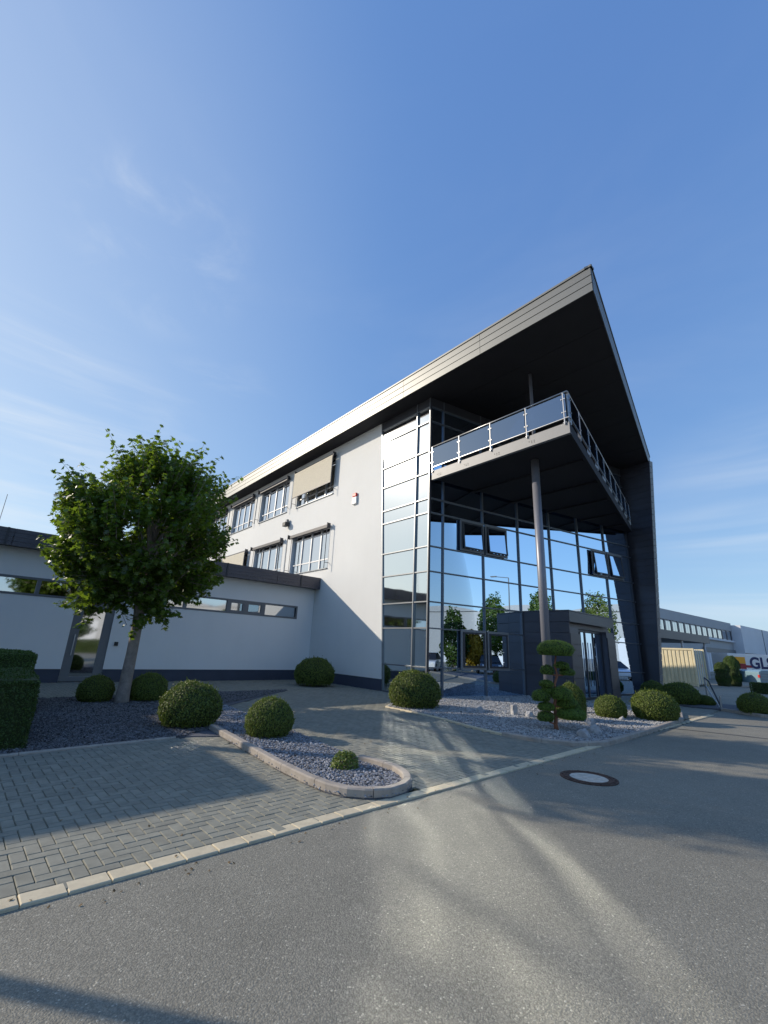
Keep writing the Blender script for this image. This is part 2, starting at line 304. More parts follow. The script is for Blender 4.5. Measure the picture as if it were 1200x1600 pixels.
# ---------------------------------------------------------------- ground
asp = MB().add([(-900, -500, 0), (900, -500, 0), (900, 1500, 0), (-900, 1500, 0)], [(0, 1, 2, 3)]).build('asphalt_road', M['asphalt']); tag(asp, kind='structure', label='grey asphalt road and yard in front of the office building')
kxy = lambda a, o=0.: K.xy(a, -o)   # o: metres behind the kerb line
def kinv(x, y):
    d = Vector((x, y, 0))-K.P; return d.dot(K.u), -d.dot(K.n)
RJ = np.array([[math.cos(R(42.9)), math.sin(R(42.9))], [-math.sin(R(42.9)), math.cos(R(42.9))]])
def paving(name, poly, label, near=300, exclude=None, zt=.02):
    base = MB().prism(poly, .004, zt-.012).build(name, M['joint']); tag(base, label, kind='structure')
    YO = .055; P = np.array(poly)-np.array([K.P.x, K.P.y]); q = P@RJ.T
    w = .1; i0, j0 = np.floor(q.min(0)/w).astype(int)-2; i1, j1 = np.ceil(q.max(0)/w).astype(int)+2
    I, J = np.meshgrid(np.arange(i0, i1), np.arange(j0, j1), indexing='ij'); I = I.ravel(); J = J.ravel()
    d = (I-J) % 4; hz = d == 0; vt = d == 3
    cx = np.concatenate([I[hz]+1, I[vt]+.5])*w; cy = np.concatenate([J[hz]+.5, J[vt]+1])*w+YO+.1; rot = np.concatenate([np.zeros(hz.sum()), np.ones(vt.sum())])
    world = np.stack([cx, cy], 1)@RJ+np.array([K.P.x, K.P.y]); ok = inpoly(world, poly)
    if exclude is not None:
        for e in exclude: ok &= ~inpoly(world, e)
    world = world[ok]; rot = rot[ok]; dist = np.hypot(world[:, 0], world[:, 1])
    vis = (np.abs(world[:, 0]/np.maximum(world[:, 1], .1)-.0) < .93) & (world[:, 1] > 1.9)
    order = np.argsort(dist+np.where(vis, 0, 100)); world = world[order]; rot = rot[order]
    hx, hy, g, bv = .1, .05, .0026, .0045
    tv = np.array([(sx*(hx-g), sy*(hy-g), 0) for sx, sy in ((-1, -1), (1, -1), (1, 1), (-1, 1))]+[(sx*(hx-g), sy*(hy-g), .022) for sx, sy in ((-1, -1), (1, -1), (1, 1), (-1, 1))]+[(sx*(hx-g-bv), sy*(hy-g-bv), .03) for sx, sy in ((-1, -1), (1, -1), (1, 1), (-1, 1))])
    tf = np.array([(0, 1, 5, 4), (1, 2, 6, 5), (2, 3, 7, 6), (3, 0, 4, 7), (4, 5, 9, 8), (5, 6, 10, 9), (6, 7, 11, 10), (7, 4, 8, 11), (8, 9, 10, 11)])
    me = npmesh('paver', tv, tf, M['pave'])
    a0 = R(42.9)
    for k in range(min(near, len(world))):
        link('paver', me, base, (world[k, 0], world[k, 1], zt-.03+random.uniform(-.0015, .0015)), (random.gauss(0, .004), random.gauss(0, .006), a0+rot[k]*math.pi/2))
    # half blocks close the last course against the kerb
    hv = tv.copy(); hv[:, 0] = np.sign(tv[:, 0])*(np.abs(tv[:, 0])-.05); hm = npmesh('paver', hv, tf, M['pave'])
    hx_ = (I[vt & (J == -1)]+.5)*w; hw = np.stack([hx_, np.full(len(hx_), .05+YO+.1)], 1)@RJ+np.array([K.P.x, K.P.y])
    for p in hw[inpoly(hw, poly)]: link('paver', hm, base, (p[0], p[1], zt-.03), (0, 0, a0))
    rest = world[near:]; rr_ = rot[near:]; n = len(rest)
    if n:
        ang = a0+rr_*np.pi/2; c, s_ = np.cos(ang), np.sin(ang)
        jit = rng.normal(0, .0012, n); tx = rng.normal(0, .006, (n, 2))
        V = np.empty((n, 12, 3)); V[:, :, 0] = c[:, None]*tv[:, 0]-s_[:, None]*tv[:, 1]+rest[:, 0:1]; V[:, :, 1] = s_[:, None]*tv[:, 0]+c[:, None]*tv[:, 1]+rest[:, 1:2]
        V[:, :, 2] = tv[:, 2]+zt-.03+jit[:, None]+tv[:, 0]*tx[:, 0:1]+tv[:, 1]*tx[:, 1:2]
        F = (tf[None]+12*np.arange(n)[:, None, None]).reshape(-1, 4)
        o = link('paver_field', npmesh('paver_field', V.reshape(-1, 3), F, M['pave']), base); tag(o, kind='stuff')
    return base
# planting island outline
ISL_L = [(-3.05, 9.02), (-2.66, 8.48), (-1.95, 7.50), (-1.23, 6.5), (-.78, 5.95), (-.52, 5.69), (-.30, 5.55), (-.02, 5.52), (.22, 5.60), (.40, 5.80), (.49, 6.05), (.48, 6.35), (.36, 6.68), (.14, 6.93), (-.14, 7.17)]
ISL_R = [(-.14, 7.17), (-.52, 7.7), (-1.0, 8.4), (-1.48, 9.13), (-2.98, 11.13), (-3.78, 12.23)]
PK_BACK = [(-7.6, 3.55), (-4.72, 6.36), (-3.66, 7.4), (-3.05, 9.02)]
back = AN.p(-3.0, 0, 3.4)
BEDBACK = [AN.xy(-3.6, 4.3), AN.xy(-9.4, 4.6), AN.xy(-16.5, 4.6)]
park_poly = [kxy(-5.6, .152), kxy(4.2, .152)]+[(.42, 5.72), (-.05, 5.60), (-.5, 5.78), (-1.2, 6.6), (-2.62, 8.5), (-2.9, 8.9)]+[kxy(2.5, 4.42), kxy(-5.6, 3.98)]
bed_left = ISL_L[1:]+ISL_R[1:]+BEDBACK+[kxy(-12, 6.0), kxy(-7.0, 3.98), kxy(2.6, 4.42)]
paving('parking_bay_paving', park_poly, 'grey herringbone block paving of the parking bay beside the road')
MAIN = [(.55, 14.35), (.35, 13.57), (.93, 12.85), (1.66, 11.75), (2.17, 10.70), (2.66, 9.9), (3.2, 9.38), (3.79, 9.18), (4.39, 9.39), (5.99, 10.9), (7.51, 12.42), (8.63, 13.58), (9.86, 15.51)]
main_bed = MAIN+[(8.6, 17.2), (7.4, 17.6), (6.1, 18.9), G.xy(0, .12), (1.3, 15.9)]
path_poly = [kxy(3.75, .152), kxy(16.4, .152)]+[(8.75, 13.4), (7.5, 12.3), (6.0, 10.8), (4.4, 9.28), (3.8, 9.05), (3.2, 9.25), (2.66, 9.78), (2.1, 10.6), (1.6, 11.7), (.88, 12.8), (.3, 13.5), (.5, 14.3), (1.25, 15.95), G.xy(0, 0), W.xy(0, 0), W.xy(5.6, 0), AN.xy(-16.8, 0), AN.xy(-16.8, 4.8)]+BEDBACK[::-1]+ISL_R[::-1]+[(.2, 6.9), (.42, 6.65), (.45, 6.1)]
paving('entrance_path_paving', path_poly, 'grey herringbone block paving of the path to the entrance')
walk_poly = [(8.75, 13.75), kxy(16.4, .16), kxy(17.6, .16), (12.25, 16.95), (11.6, 17.4), (11.2, 18.6), (11.6, 20.7), (9.0, 18.9), (8.7, 17.25), (9.95, 15.51)]
paving('entrance_walk_paving', walk_poly, 'pale block paving leading to the entrance door between the beds', near=120)

# road edge stones
ke = empty('road_kerb', K.p(0, 0, 0)); tag(ke, 'line of pale tan edging stones between the paving and the asphalt', kind='structure')
def stone_mesh(l, w, h, bv=.006):
    mb = MB(); a, b = l/2, w/2
    mb.add([(-a, -b, 0), (a, -b, 0), (a, b, 0), (-a, b, 0), (-a, -b, h-bv), (a, -b, h-bv), (a, b, h-bv), (-a, b, h-bv), (-a+bv, -b+bv, h), (a-bv, -b+bv, h), (a-bv, b-bv, h), (-a+bv, b-bv, h)],
           [(0, 1, 5, 4), (1, 2, 6, 5), (2, 3, 7, 6), (3, 0, 4, 7), (4, 5, 9, 8), (5, 6, 10, 9), (6, 7, 11, 10), (7, 4, 8, 11), (8, 9, 10, 11)])
    return mb.mesh('kerb_stone', M['kerb'])
ks = stone_mesh(.243, .15, .037)
for k in range(-22, 71):
    q = kxy(k*.25+.12, .075)
    link('kerb_stone', ks, ke, (q[0]-ke.location.x, q[1]-ke.location.y, -.016+random.uniform(-.0015, .0015)), (random.gauss(0, .005), random.gauss(0, .006), R(42.9)+random.gauss(0, .006)))
def resample(pts, step):
    P = [Vector((x, y, 0)) for x, y in pts]; out = []; L = [0]
    for i in range(1, len(P)): L.append(L[-1]+(P[i]-P[i-1]).length)
    n = max(1, round(L[-1]/step))
    for k in range(n+1):
        s = L[-1]*k/n; i = max(j for j in range(len(L)) if L[j] <= s+1e-9); i = min(i, len(P)-2); t = (s-L[i])/max(1e-9, L[i+1]-L[i]); out.append(P[i].lerp(P[i+1], t))
    return out
def kerb_run(parent, pts, w, h, stone, side, m, name='kerb_stone', h1=None):
    """kerb stones along an outline; side=+1: the kerb lies to the left of the walking direction"""
    fine = resample(pts, .1); per = max(1, round(stone/.1)); n = len(fine)
    nor = []
    for i in range(n):
        d = (fine[min(i+1, n-1)]-fine[max(i-1, 0)]).normalized(); nor.append(Vector((-d.y, d.x, 0))*side)
    hh = lambda i: h if h1 is None else h+(h1-h)*i/(n-1)
    for a in range(0, n-1, per):
        b = min(a+per, n-1); mb = MB(); idx = list(range(a, b+1)); r = []
        for i in idx:
            gp = Vector((0, 0, 0))
            if i == a: gp = (fine[i+1]-fine[i]).normalized()*.004
            if i == b: gp = -(fine[i]-fine[i-1]).normalized()*.004
            p = fine[i]+gp; q = p+nor[i]*w; H = hh(i); bv = min(.015, H*.3)
            r.append([(p.x, p.y, 0), (p.x, p.y, H-bv), tuple(p+nor[i]*bv+Vector((0, 0, H))), tuple(q-nor[i]*bv+Vector((0, 0, H))), (q.x, q.y, H-bv), (q.x, q.y, 0)])
        vs = [v for row in r for v in row]; fs = []
        for i in range(len(r)-1):
            for k in range(5): fs.append((i*6+k, i*6+k+1, (i+1)*6+k+1, (i+1)*6+k))
        fs += [tuple(range(6)), tuple((len(r)-1)*6+k for k in range(6))[::-1]]
        if side > 0: fs = [f[::-1] for f in fs]
        mb.add(vs, fs).build(name, m, parent)

# gravel beds with kerbs
def pebbles(name, poly, dens, r, parent, m, z=.0, r_far=None):
    P = np.array(poly); lo, hi = P.min(0), P.max(0); area = np.prod(hi-lo); n = int(area*dens)
    q = rng.uniform(lo, hi, (n, 2)); q = q[inpoly(q, poly)]; n = len(q)
    d = np.hypot(q[:, 0], q[:, 1]); keep = rng.random(n) < np.clip((9./np.maximum(d, .1))**1.1, .32, 1); q = q[keep]; d = d[keep]; n = len(q)
    T = np.array([(1, 0, 0), (-1, 0, 0), (0, 1, 0), (0, -1, 0), (0, 0, 1), (0, 0, -1), (.6, .6, .55), (-.6, .6, .5), (-.6, -.6, .55), (.6, -.6, .5)])
    Fc = np.array([(0, 6, 9), (0, 2, 6), (0, 9, 3), (1, 8, 7), (1, 7, 2), (1, 3, 8), (4, 9, 6), (4, 6, 7), (4, 7, 8), (4, 8, 9), (2, 7, 6), (3, 9, 8)])
    sc = r*rng.uniform(.6, 1.35, n)*np.clip((d/9.)**.5, 1, 1.7); th = rng.uniform(0, 2*np.pi, n)
    V = T[None]*(1+rng.uniform(-.28, .28, (n, 10, 1))); V = V*np.stack([rng.uniform(.8, 1.3, n), rng.uniform(.65, 1.0, n), rng.uniform(.5, .8, n)], 1)[:, None]
    tl = rng.normal(0, .35, n); V2 = V.copy(); V2[:, :, 0] = V[:, :, 0]*np.cos(tl)[:, None]-V[:, :, 2]*np.sin(tl)[:, None]; V2[:, :, 2] = V[:, :, 0]*np.sin(tl)[:, None]+V[:, :, 2]*np.cos(tl)[:, None]
    c, s_ = np.cos(th)[:, None], np.sin(th)[:, None]
    X = (V2[:, :, 0]*c-V2[:, :, 1]*s_)*sc[:, None]+q[:, 0:1]; Y = (V2[:, :, 0]*s_+V2[:, :, 1]*c)*sc[:, None]+q[:, 1:2]; Z = V2[:, :, 2]*sc[:, None]+z+rng.uniform(-.2, .9, n)[:, None]*r
    F = (Fc[None]+10*np.arange(n)[:, None, None]).reshape(-1, 3)
    me = npmesh(name, np.stack([X, Y, Z], 2).reshape(-1, 3), F, m); me.transform(Matrix.Translation(-wloc(parent))) if parent else None
    o = link(name, me, parent); tag(o, kind='stuff'); return o
gb = MB().prism(bed_left, .004, .035).build('gravel_bed', M['gbed']); tag(gb, 'bluish grey gravel bed around the maple and the ball bushes', kind='structure')
SPL = [(-2.2, 8.0), (-3.3, 9.9), (-4.9, 11.2), (-30, 30), (-30, -5), (-3.2, 5)]
q_isl = [(-3.05, 9.02), (-3.4, 9.95), (-3.98, 12.23)]+ISL_R[::-1]+ISL_L[::-1]
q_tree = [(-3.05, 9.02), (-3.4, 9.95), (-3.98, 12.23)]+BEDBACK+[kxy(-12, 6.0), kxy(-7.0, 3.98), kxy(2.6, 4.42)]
pebbles('gravel', q_isl, 2000, .0165, gb, M['gravel'], .045)
pebbles('gravel', q_tree, 1500, .017, gb, M['gravel_shade'], .042)
kerb_run(gb, ISL_L, .11, .12, .8, 1, M['kerb2'])
kerb_run(gb, ISL_R[::-1], .05, .055, 1.0, -1, M['kerb2'], 'edging_stone')
kerb_run(gb, [kxy(-5.6, 4.0), kxy(-2, 4.15), kxy(2.45, 4.38)], .07, .05, 1.0, 1, M['kerb2'], 'edging_stone')
gm = MB().prism(main_bed, .004, .035).build('gravel_bed', M['gbed']); tag(gm, 'pale grey gravel bed in front of the glass facade', kind='structure')
pebbles('gravel', main_bed, 1500, .0185, gm, M['gravel2'], .045)
kerb_run(gm, MAIN[:6], .07, .045, .9, -1, M['kerb'], h1=.06)
kerb_run(gm, MAIN[5:], .11, .09, .8, -1, M['kerb2'], h1=.10)
bed3 = [(11.75, 17.55), (12.35, 17.05), (12.55, 15.55), (14.1, 14.1), (20, 8.5), (22.5, 11), (16.2, 17.2), (13.6, 19.6), (13.5, 21.8), (11.75, 20.6), (11.3, 18.7)]
g3 = MB().prism(bed3, .004, .06).build('planting_bed', M['gbed']); tag(g3, 'dark mulched bed with low bushes right of the entrance walk', kind='structure')
kerb_run(g3, [(12.35, 17.0), (12.55, 15.5), (14.1, 14.05), (20, 8.45)], .10, .10, .8, 1, M['kerb2'])
# thin dark line on the asphalt
sm = MB(); pts = [(7.3, 12.15), (7.9, 11.82), (8.5, 11.45), (9.1, 11.06), (9.8, 10.6)]
for a, b in zip(pts, pts[1:]): sm.add([(a[0], a[1], .004), (b[0], b[1], .004), (b[0]+.04, b[1]+.07, .004), (a[0]+.04, a[1]+.07, .004)], [(0, 1, 2, 3)])
sm.build('dark_road_line', M['road_line']); tag(bpy.context.scene.objects['dark_road_line'], 'thin dark line crossing the asphalt near the entrance walk', kind='structure')

# ---------------------------------------------------------------- office building
OB = empty('office_building', W.p(0, 0, -6), 'white office building with slanted glass facade and large cantilevered grey roof', 'building')
ZS, ZT = 11.88, 12.79
def jmap(s, z): return s+JS*z if s < 1e-6 else s
SS = [0, 4.65, 8.5, 9.65, 13.5, 14.6, 18.3, 19.5, 23.3, 24.4, 28.2, 32]
ZZ = [0, .45, 5.3, 7.5, 9.25, 11.45, ZS]
holes = [(4.65, 8.5), (9.65, 13.5), (14.6, 18.3), (19.5, 23.3), (24.4, 28.2)]
mb = MB(); pl = MB()
for i in range(len(SS)-1):
    for j in range(1, len(ZZ)-1):
        s0, s1, z0, z1 = SS[i], SS[i+1], ZZ[j], ZZ[j+1]
        if any(abs(s0-h[0]) < .01 for h in holes) and (abs(z0-5.3) < .01 or abs(z0-9.25) < .01):
            for q in ([(s0, z0, 0), (s1, z0, 0), (s1, z0, -.3), (s0, z0, -.3)], [(s0, z1, -.3), (s1, z1, -.3), (s1, z1, 0), (s0, z1, 0)], [(s0, z0, -.3), (s0, z1, -.3), (s0, z1, 0), (s0, z0, 0)], [(s1, z0, 0), (s1, z1, 0), (s1, z1, -.3), (s1, z0, -.3)]):
                mb.add([W.p(a, z, o) for a, z, o in q], [(0, 1, 2, 3)])
            continue
        mb.add([W.p(jmap(s0, z0), z0), W.p(s1, z0), W.p(s1, z1), W.p(jmap(s0, z1), z1)], [(3, 2, 1, 0)])
mb.add([W.p(JS*.45, .45), W.p(JS*ZS, ZS), W.p(JS*ZS, ZS, -.35), W.p(JS*.45, .45, -.35)], [(0, 1, 2, 3)])
mb.build('rendered_wall', M['render'], OB)
pl.hexa([W.p(0, 0, -.35), W.p(32, 0, -.35), W.p(32, 0, -.02), W.p(0, 0, -.02), W.p(JS*.45, .45, -.35), W.p(32, .45, -.35), W.p(32, .45, -.02), W.p(JS*.45, .45, -.02)])
pl.build('plinth', M['plinth'], OB)
# rear walls, floors and interior
FE = G.xy(13.55, 0); BK = Frame(FE, B0, -1)
rear = MB(); rb = [FE, BK.xy(6, 0), (W.xy(32, 0)[0]+8.5, W.xy(32, 0)[1]+7.6), W.xy(32, 0)]
for a, b in zip(rb, rb[1:]):
    rear.add([(*a, 0), (*b, 0), (*b, ZS), (*a, ZS)], [(0, 1, 2, 3)])
rear.build('rear_wall', M['render'], OB)
fl = MB(); foot = [G.xy(.06, -.22), G.xy(13.3, -.22), BK.xy(5.8, .3), W.xy(31.5, -9), W.xy(31.5, -.4), W.xy(.4, -.4), W.xy(-.15, -.2)]
for z0, z1 in ((.0, .06), (3.45, 3.9), (7.45, 7.9), (11.5, 11.86)): fl.prism(foot, z0, z1)
fl.build('floor_slab', M['slab'], OB)
iw = MB()
for z0, z1 in ((.06, 3.45), (3.9, 7.45), (7.9, 11.5)):
    G.box(iw, .9, 13.2, -5.2, -5.0, z0, z1); W.box(iw, .6, .75, -7.5, -.36, z0, z1); G.box(iw, 6.0, 6.12, -5.0, -2.2, z0, z1)
iw.build('interior_wall', M['intw'], OB)
ic = MB().tube([G.p(.55, .06, -.75), G.p(.55, 11.5, -.75)], .12, 16); ic.build('interior_column', M['white'], OB, smooth=True)
bl = MB()
G.box(bl, .86, 1.25, -.32, -.30, 5.0, 5.9); G.box(bl, 1.75, 2.25, -.62, -.60, 5.0, 5.75); G.box(bl, 6.9, 7.6, -.6, -.58, 4.7, 5.35); bl.build('notice_board', M['white'], OB)
# glass facade: levels and mullion positions
LV = [.05, 1.02, 2.38, 3.33, 4.46, 5.43, 6.78, 7.37, 8.48, 9.44, 10.77, 11.45]
GM = [0, .66, 2.74, 4.80, 6.86, 8.90, 10.95, 12.98]
mu = .024
def pane(fr, a0, a1, a0t, a1t, z0, z1, m, parent=OB, o=-.03, name='pane'):
    i = .0; c = fr.p((a0+a1)/2, (z0+z1)/2, o)
    mb = MB().hexa([fr.p(a0, z0, o-.02), fr.p(a1, z0, o-.02), fr.p(a1, z0, o), fr.p(a0, z0, o), fr.p(a0t, z1, o-.02), fr.p(a1t, z1, o-.02), fr.p(a1t, z1, o), fr.p(a0t, z1, o)])
    return mb.build(name, m, parent)
for j in range(len(LV)-1):
    z0, z1 = LV[j], LV[j+1]
    pane(W, -2.40, -1.60, -2.40, -1.60, z0, z1, M['glass_l']); pane(W, -1.60, JS*z0, -1.60, JS*z1, z0, z1, M['glass_l'])
    for i in range(len(GM)-1): pane(G, GM[i], GM[i+1], GM[i], GM[i+1], z0, z1, M['glass'])
for s in (-2.36, -1.60): mb = MB(); W.box(mb, s-mu, s+mu, -.06, .05, 0, 11.86); mb.build('mullion', M['frame'], OB)
mb = MB(); mb.hexa([W.p(-.02, 0, -.06), W.p(.03, 0, -.06), W.p(.03, 0, .02), W.p(-.02, 0, .02), W.p(JS*11.86-.02, 11.86, -.06), W.p(JS*11.86+.03, 11.86, -.06), W.p(JS*11.86+.03, 11.86, .02), W.p(JS*11.86-.02, 11.86, .02)]); mb.build('mullion', M['frame'], OB)
for s in GM[1:]: mb = MB(); G.box(mb, s-mu, s+mu, -.06, .035, 0, 11.86); mb.build('mullion', M['mull'] if s < 12 else M['darkframe'], OB)
mb = MB(); G.box(mb, -.03, .03, -.06, .03, 0, 11.86); mb.build('mullion', M['darkframe'], OB)
for z in LV:
    t = .022
    mb = MB(); W.box(mb, -2.39, JS*z, -.055, .03, z-t, z+t); mb.build('transom', M['frame'], OB)
    mb = MB(); G.box(mb, .03, 13.16, -.055, .025, z-t, z+t); mb.build('transom', M['mull'], OB)
mb = MB(); W.box(mb, -2.40, .8, -.05, .02, 11.48, ZS-.01); G.box(mb, .0, 13.16, -.05, .02, 11.48, ZS-.01); mb.build('head_panel', M['darkframe'], OB)
mb = MB(); W.box(mb, -2.40, -.03, -.05, .06, 0, .03); G.box(mb, .0, 13.16, -.05, .06, 0, .03); mb.build('sill_rail', M['darkframe'], OB)
# tilt windows set in the facade
def tilt(a0, a1, z0, z1, frames, tiltz=.09, open_=True):
    wn = MB()
    for x0, x1, y0, y1 in ((a0, a1, z0, z0+.10), (a0, a1, z1-.10, z1), (a0, a0+.10, z0+.10, z1-.10), (a1-.10, a1, z0+.10, z1-.10)): G.box(wn, x0, x1, .05, .10, y0, y1)
    w_ = wn.build('facade_window', frames, OB)
    off = tiltz if open_ else 0; sh = MB()
    a2, a3, y0, y1 = a0+.09, a1-.09, z0+.09, z1-.09
    P = lambda a, z: G.p(a, z, .10+off*(y1-z)/(y1-y0))   # hinged at the head, pushed out at the foot
    for q in ((a2, a3, y0, y0+.06), (a2, a3, y1-.06, y1), (a2, a2+.06, y0+.06, y1-.06), (a3-.06, a3, y0+.06, y1-.06)):
        x0, x1, b0, b1 = q; n = G.n*.035
        sh.hexa([P(x0, b0), P(x1, b0), P(x1, b0)+n, P(x0, b0)+n, P(x0, b1), P(x1, b1), P(x1, b1)+n, P(x0, b1)+n])
    sh.build('sash', M['darkframe'], w_); n = G.n*.015; pn = MB()
    pn.hexa([P(a2+.05, y0+.05), P(a3-.05, y0+.05), P(a3-.05, y0+.05)+n, P(a2+.05, y0+.05)+n, P(a2+.05, y1-.05), P(a3-.05, y1-.05), P(a3-.05, y1-.05)+n, P(a2+.05, y1-.05)+n]).build('pane', M['glass'], w_)
tilt(1.46, 2.70, 5.46, 6.74, M['grey']); tilt(2.78, 4.02, 5.46, 6.74, M['grey'])
tilt(9.75, 10.91, 5.46, 6.74, M['grey']); tilt(10.99, 12.2, 5.46, 6.74, M['grey'])
tilt(1.46, 2.70, .98, 2.42, M['bsteel'], open_=False); tilt(2.78, 3.9, .98, 2.42, M['bsteel'], open_=False)

# windows in the white wall
def wallwin(s0, s1, z0, z1, blind):
    w_ = MB(); fr = .06
    W.box(w_, s0, s1, -.2, -.12, z0, z0+fr); W.box(w_, s0, s1, -.2, -.12, z1-fr, z1); W.box(w_, s0, s0+fr, -.2, -.12, z0+fr, z1-fr); W.box(w_, s1-fr, s1, -.2, -.12, z0+fr, z1-fr)
    n = 4; dx = (s1-s0)/n
    for k in range(1, n): W.box(w_, s0+k*dx-.05, s0+k*dx+.05, -.2, -.11, z0+fr, z1-fr)
    for k in range(n):
        for z in (z0+.52, z1-.30): W.box(w_, s0+k*dx+.05, s0+(k+1)*dx-.05, -.19, -.125, z-.03, z+.03)
    wo_ = w_.build('window', M['wframe'], OB)
    for k in range(n): pane(W, s0+k*dx+.04, s0+(k+1)*dx-.04, s0+k*dx+.04, s0+(k+1)*dx-.04, z0+.05, z1-.05, M['wglass'], wo_, -.155)
    sl_ = MB(); W.box(sl_, s0-.03, s1+.03, -.12, .06, z0-.03, z0+.012); sl_.build('sill', M['frame'], wo_)
    hb = MB(); W.box(hb, s0-.02, s1+.02, .02, .19, z1-.13, z1+.03); hb.build('blind_box', M['darkframe'], wo_)
    for s in (s0-.12, s1+.12):
        g = MB(); g.tube([W.p(s, z0-.05, .26), W.p(s, z1+.1, .26)], .018, 8); g.tube([W.p(s, z0+.25, .26), W.p(s, z0+.25, -.02)], .014, 8); g.tube([W.p(s, z1-.1, .26), W.p(s, z1-.1, -.02)], .014, 8)
        W.box(g, s-.025, s+.025, .08, .27, z1-.15, z1+.08); g.build('guide_rail', M['darkframe'], wo_)
        g = MB(); g.tube([W.p(s+(.22 if s < s0 else -.22), z0+.02, .12), W.p(s+(.22 if s < s0 else -.22), z1-.16, .12)], .013, 8); g.build('guide_rail', M['darkframe'], wo_)
    if blind:
        b = MB(); zb = z1-.12-blind*(z1-z0); nn = 26; zs = [z1-.1+(zb-z1+.1)*k/nn for k in range(nn+1)]
        for k in range(nn):
            W.box(b, s0-.08, s1+.08, .27+.004*(k % 2), .285+.004*(k % 2), zs[k+1], zs[k])
        b.build('sun_blind', M['blind'], wo_); b = MB(); W.box(b, s0-.1, s1+.1, .255, .30, zb-.05, zb); b.build('blind_rail', M['darkframe'], wo_)
for k, (a, b) in enumerate(holes):
    wallwin(a, b, 9.25, 11.45, .68 if k == 0 else 0)
    wallwin(a, b, 5.3, 7.5, .8 if k == 2 else 0)
rm = MB()
for a, b in holes:
    for z0, z1 in ((5.3, 7.5), (9.25, 11.45)): W.box(rm, a-.3, b+.3, -1.6, -1.5, z0-.4, z1+.3)
rm.build('dark_room_back', M['dark'], OB)  # dark sheets behind the windows stand in for unlit rooms

# roof: soffit, core and fascia panels
R1 = Vector((5.81, 10.37, 0)); DF = Frame((R1.x, R1.y), D0); BF = Frame((R1.x, R1.y), B0, -1)
LD = 15.7; LB = 36.5
roofpoly = [BF.xy(0), DF.xy(LD), (DF.xy(LD)[0]-8*.6401, DF.xy(LD)[1]+8*.7683), BF.xy(LB, 0)]
ins = [(x+(.06 if i in (0, 3) else 0), y+.03) for i, (x, y) in enumerate(roofpoly)]
rc = MB().prism(roofpoly, ZS+.03, ZT-.05).build('roof', M['anth'], OB)
so_ = MB(); rows = 9
for i in range(rows):
    # soffit boards run along the long side
    t0, t1 = i/rows, (i+1)/rows
    a = DF.p(LD*t0, ZS); b = DF.p(LD*t1-.015, ZS); c_ = b+BF.u*(LB-28.4*t1); d = a+BF.u*(LB-28.4*t0)
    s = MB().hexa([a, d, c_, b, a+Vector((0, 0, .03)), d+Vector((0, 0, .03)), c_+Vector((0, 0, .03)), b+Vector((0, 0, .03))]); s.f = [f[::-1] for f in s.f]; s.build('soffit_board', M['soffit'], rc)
bz = [(ZS-.01, ZS+.262), (ZS+.292, ZS+.547), (ZS+.577, ZS+.82)]
segs = 9
for k, (z0, z1) in enumerate(bz):
    for i in range(segs):
        mb = MB(); BF.box(mb, LB*i/segs+(.0 if i else -.02)+.006, LB*(i+1)/segs-.006, .0, .03, z0, z1); mb.build('fascia_panel', M['fascia'], rc)
    for i in range(4):
        mb = MB(); DF.box(mb, (LD)*i/4+.005, LD*(i+1)/4-.005, .0, .03, z0, z1); mb.build('fascia_panel', M['fascia'], rc)
mb = MB(); BF.box(mb, -.05, LB, -.15, .06, ZT-.07, ZT); mb.build('roof_coping', M['fascia'], rc)
mb = MB(); DF.box(mb, -.05, LD+.03, -.15, .06, ZT-.07, ZT-.002); mb.build('roof_coping', M['fascia'], rc)
lr = MB(); lr.tube([BF.p(.1, ZT+.07, -.1), BF.p(LB-2, ZT+.07, -.1)], .006, 6)
for k in range(24): lr.tube([BF.p(.3+1.4*k, ZT-.01, -.1), BF.p(.3+1.4*k, ZT+.075, -.1)], .012, 6)
lr.tube([BF.p(.25, ZT, -.15), BF.p(.25, ZT+.16, -.15)], .035, 8); lr.build('lightning_conductor', M['steel'], rc)

# slanted side fin with metal cladding
FA = 13.2
fr0 = lambda z: .60+.083*z
fin = MB(); fin.hexa([G.p(FA+.02, 0, -.3), G.p(FA+.27, 0, -.3), G.p(FA+.27, 0, fr0(0)-.03), G.p(FA+.02, 0, fr0(0)-.03), G.p(FA+.12, ZS-.01, -.3), G.p(FA+.38, ZS-.01, -.3), G.p(FA+.38, ZS-.01, fr0(ZS)-.03), G.p(FA+.12, ZS-.01, fr0(ZS)-.03)])
fo = fin.build('side_fin', M['fin'], OB)
nz = 36; fx = lambda z: FA+.10*z/ZS
for k in range(nz):
    z0, z1 = ZS*k/nz+.009, ZS*(k+1)/nz-.011
    mb = MB(); mb.hexa([G.p(fx(z0), z0, -.02), G.p(fx(z0)+.02, z0, -.02), G.p(fx(z0)+.02, z0, fr0(z0)), G.p(fx(z0), z0, fr0(z0)), G.p(fx(z1), z1, -.02), G.p(fx(z1)+.02, z1, -.02), G.p(fx(z1)+.02, z1, fr0(z1)), G.p(fx(z1), z1, fr0(z1))]); mb.build('cladding_panel', M['fin'], fo)
    mb = MB(); mb.hexa([G.p(fx(z0)+.024, z0, fr0(z0)-.03), G.p(fx(z0)+.29, z0, fr0(z0)-.03), G.p(fx(z0)+.29, z0, fr0(z0)+.01), G.p(fx(z0)+.024, z0, fr0(z0)+.01), G.p(fx(z1)+.024, z1, fr0(z1)-.03), G.p(fx(z1)+.29, z1, fr0(z1)-.03), G.p(fx(z1)+.29, z1, fr0(z1)+.01), G.p(fx(z1)+.024, z1, fr0(z1)+.01)]); mb.build('cladding_panel', M['cap'], fo)

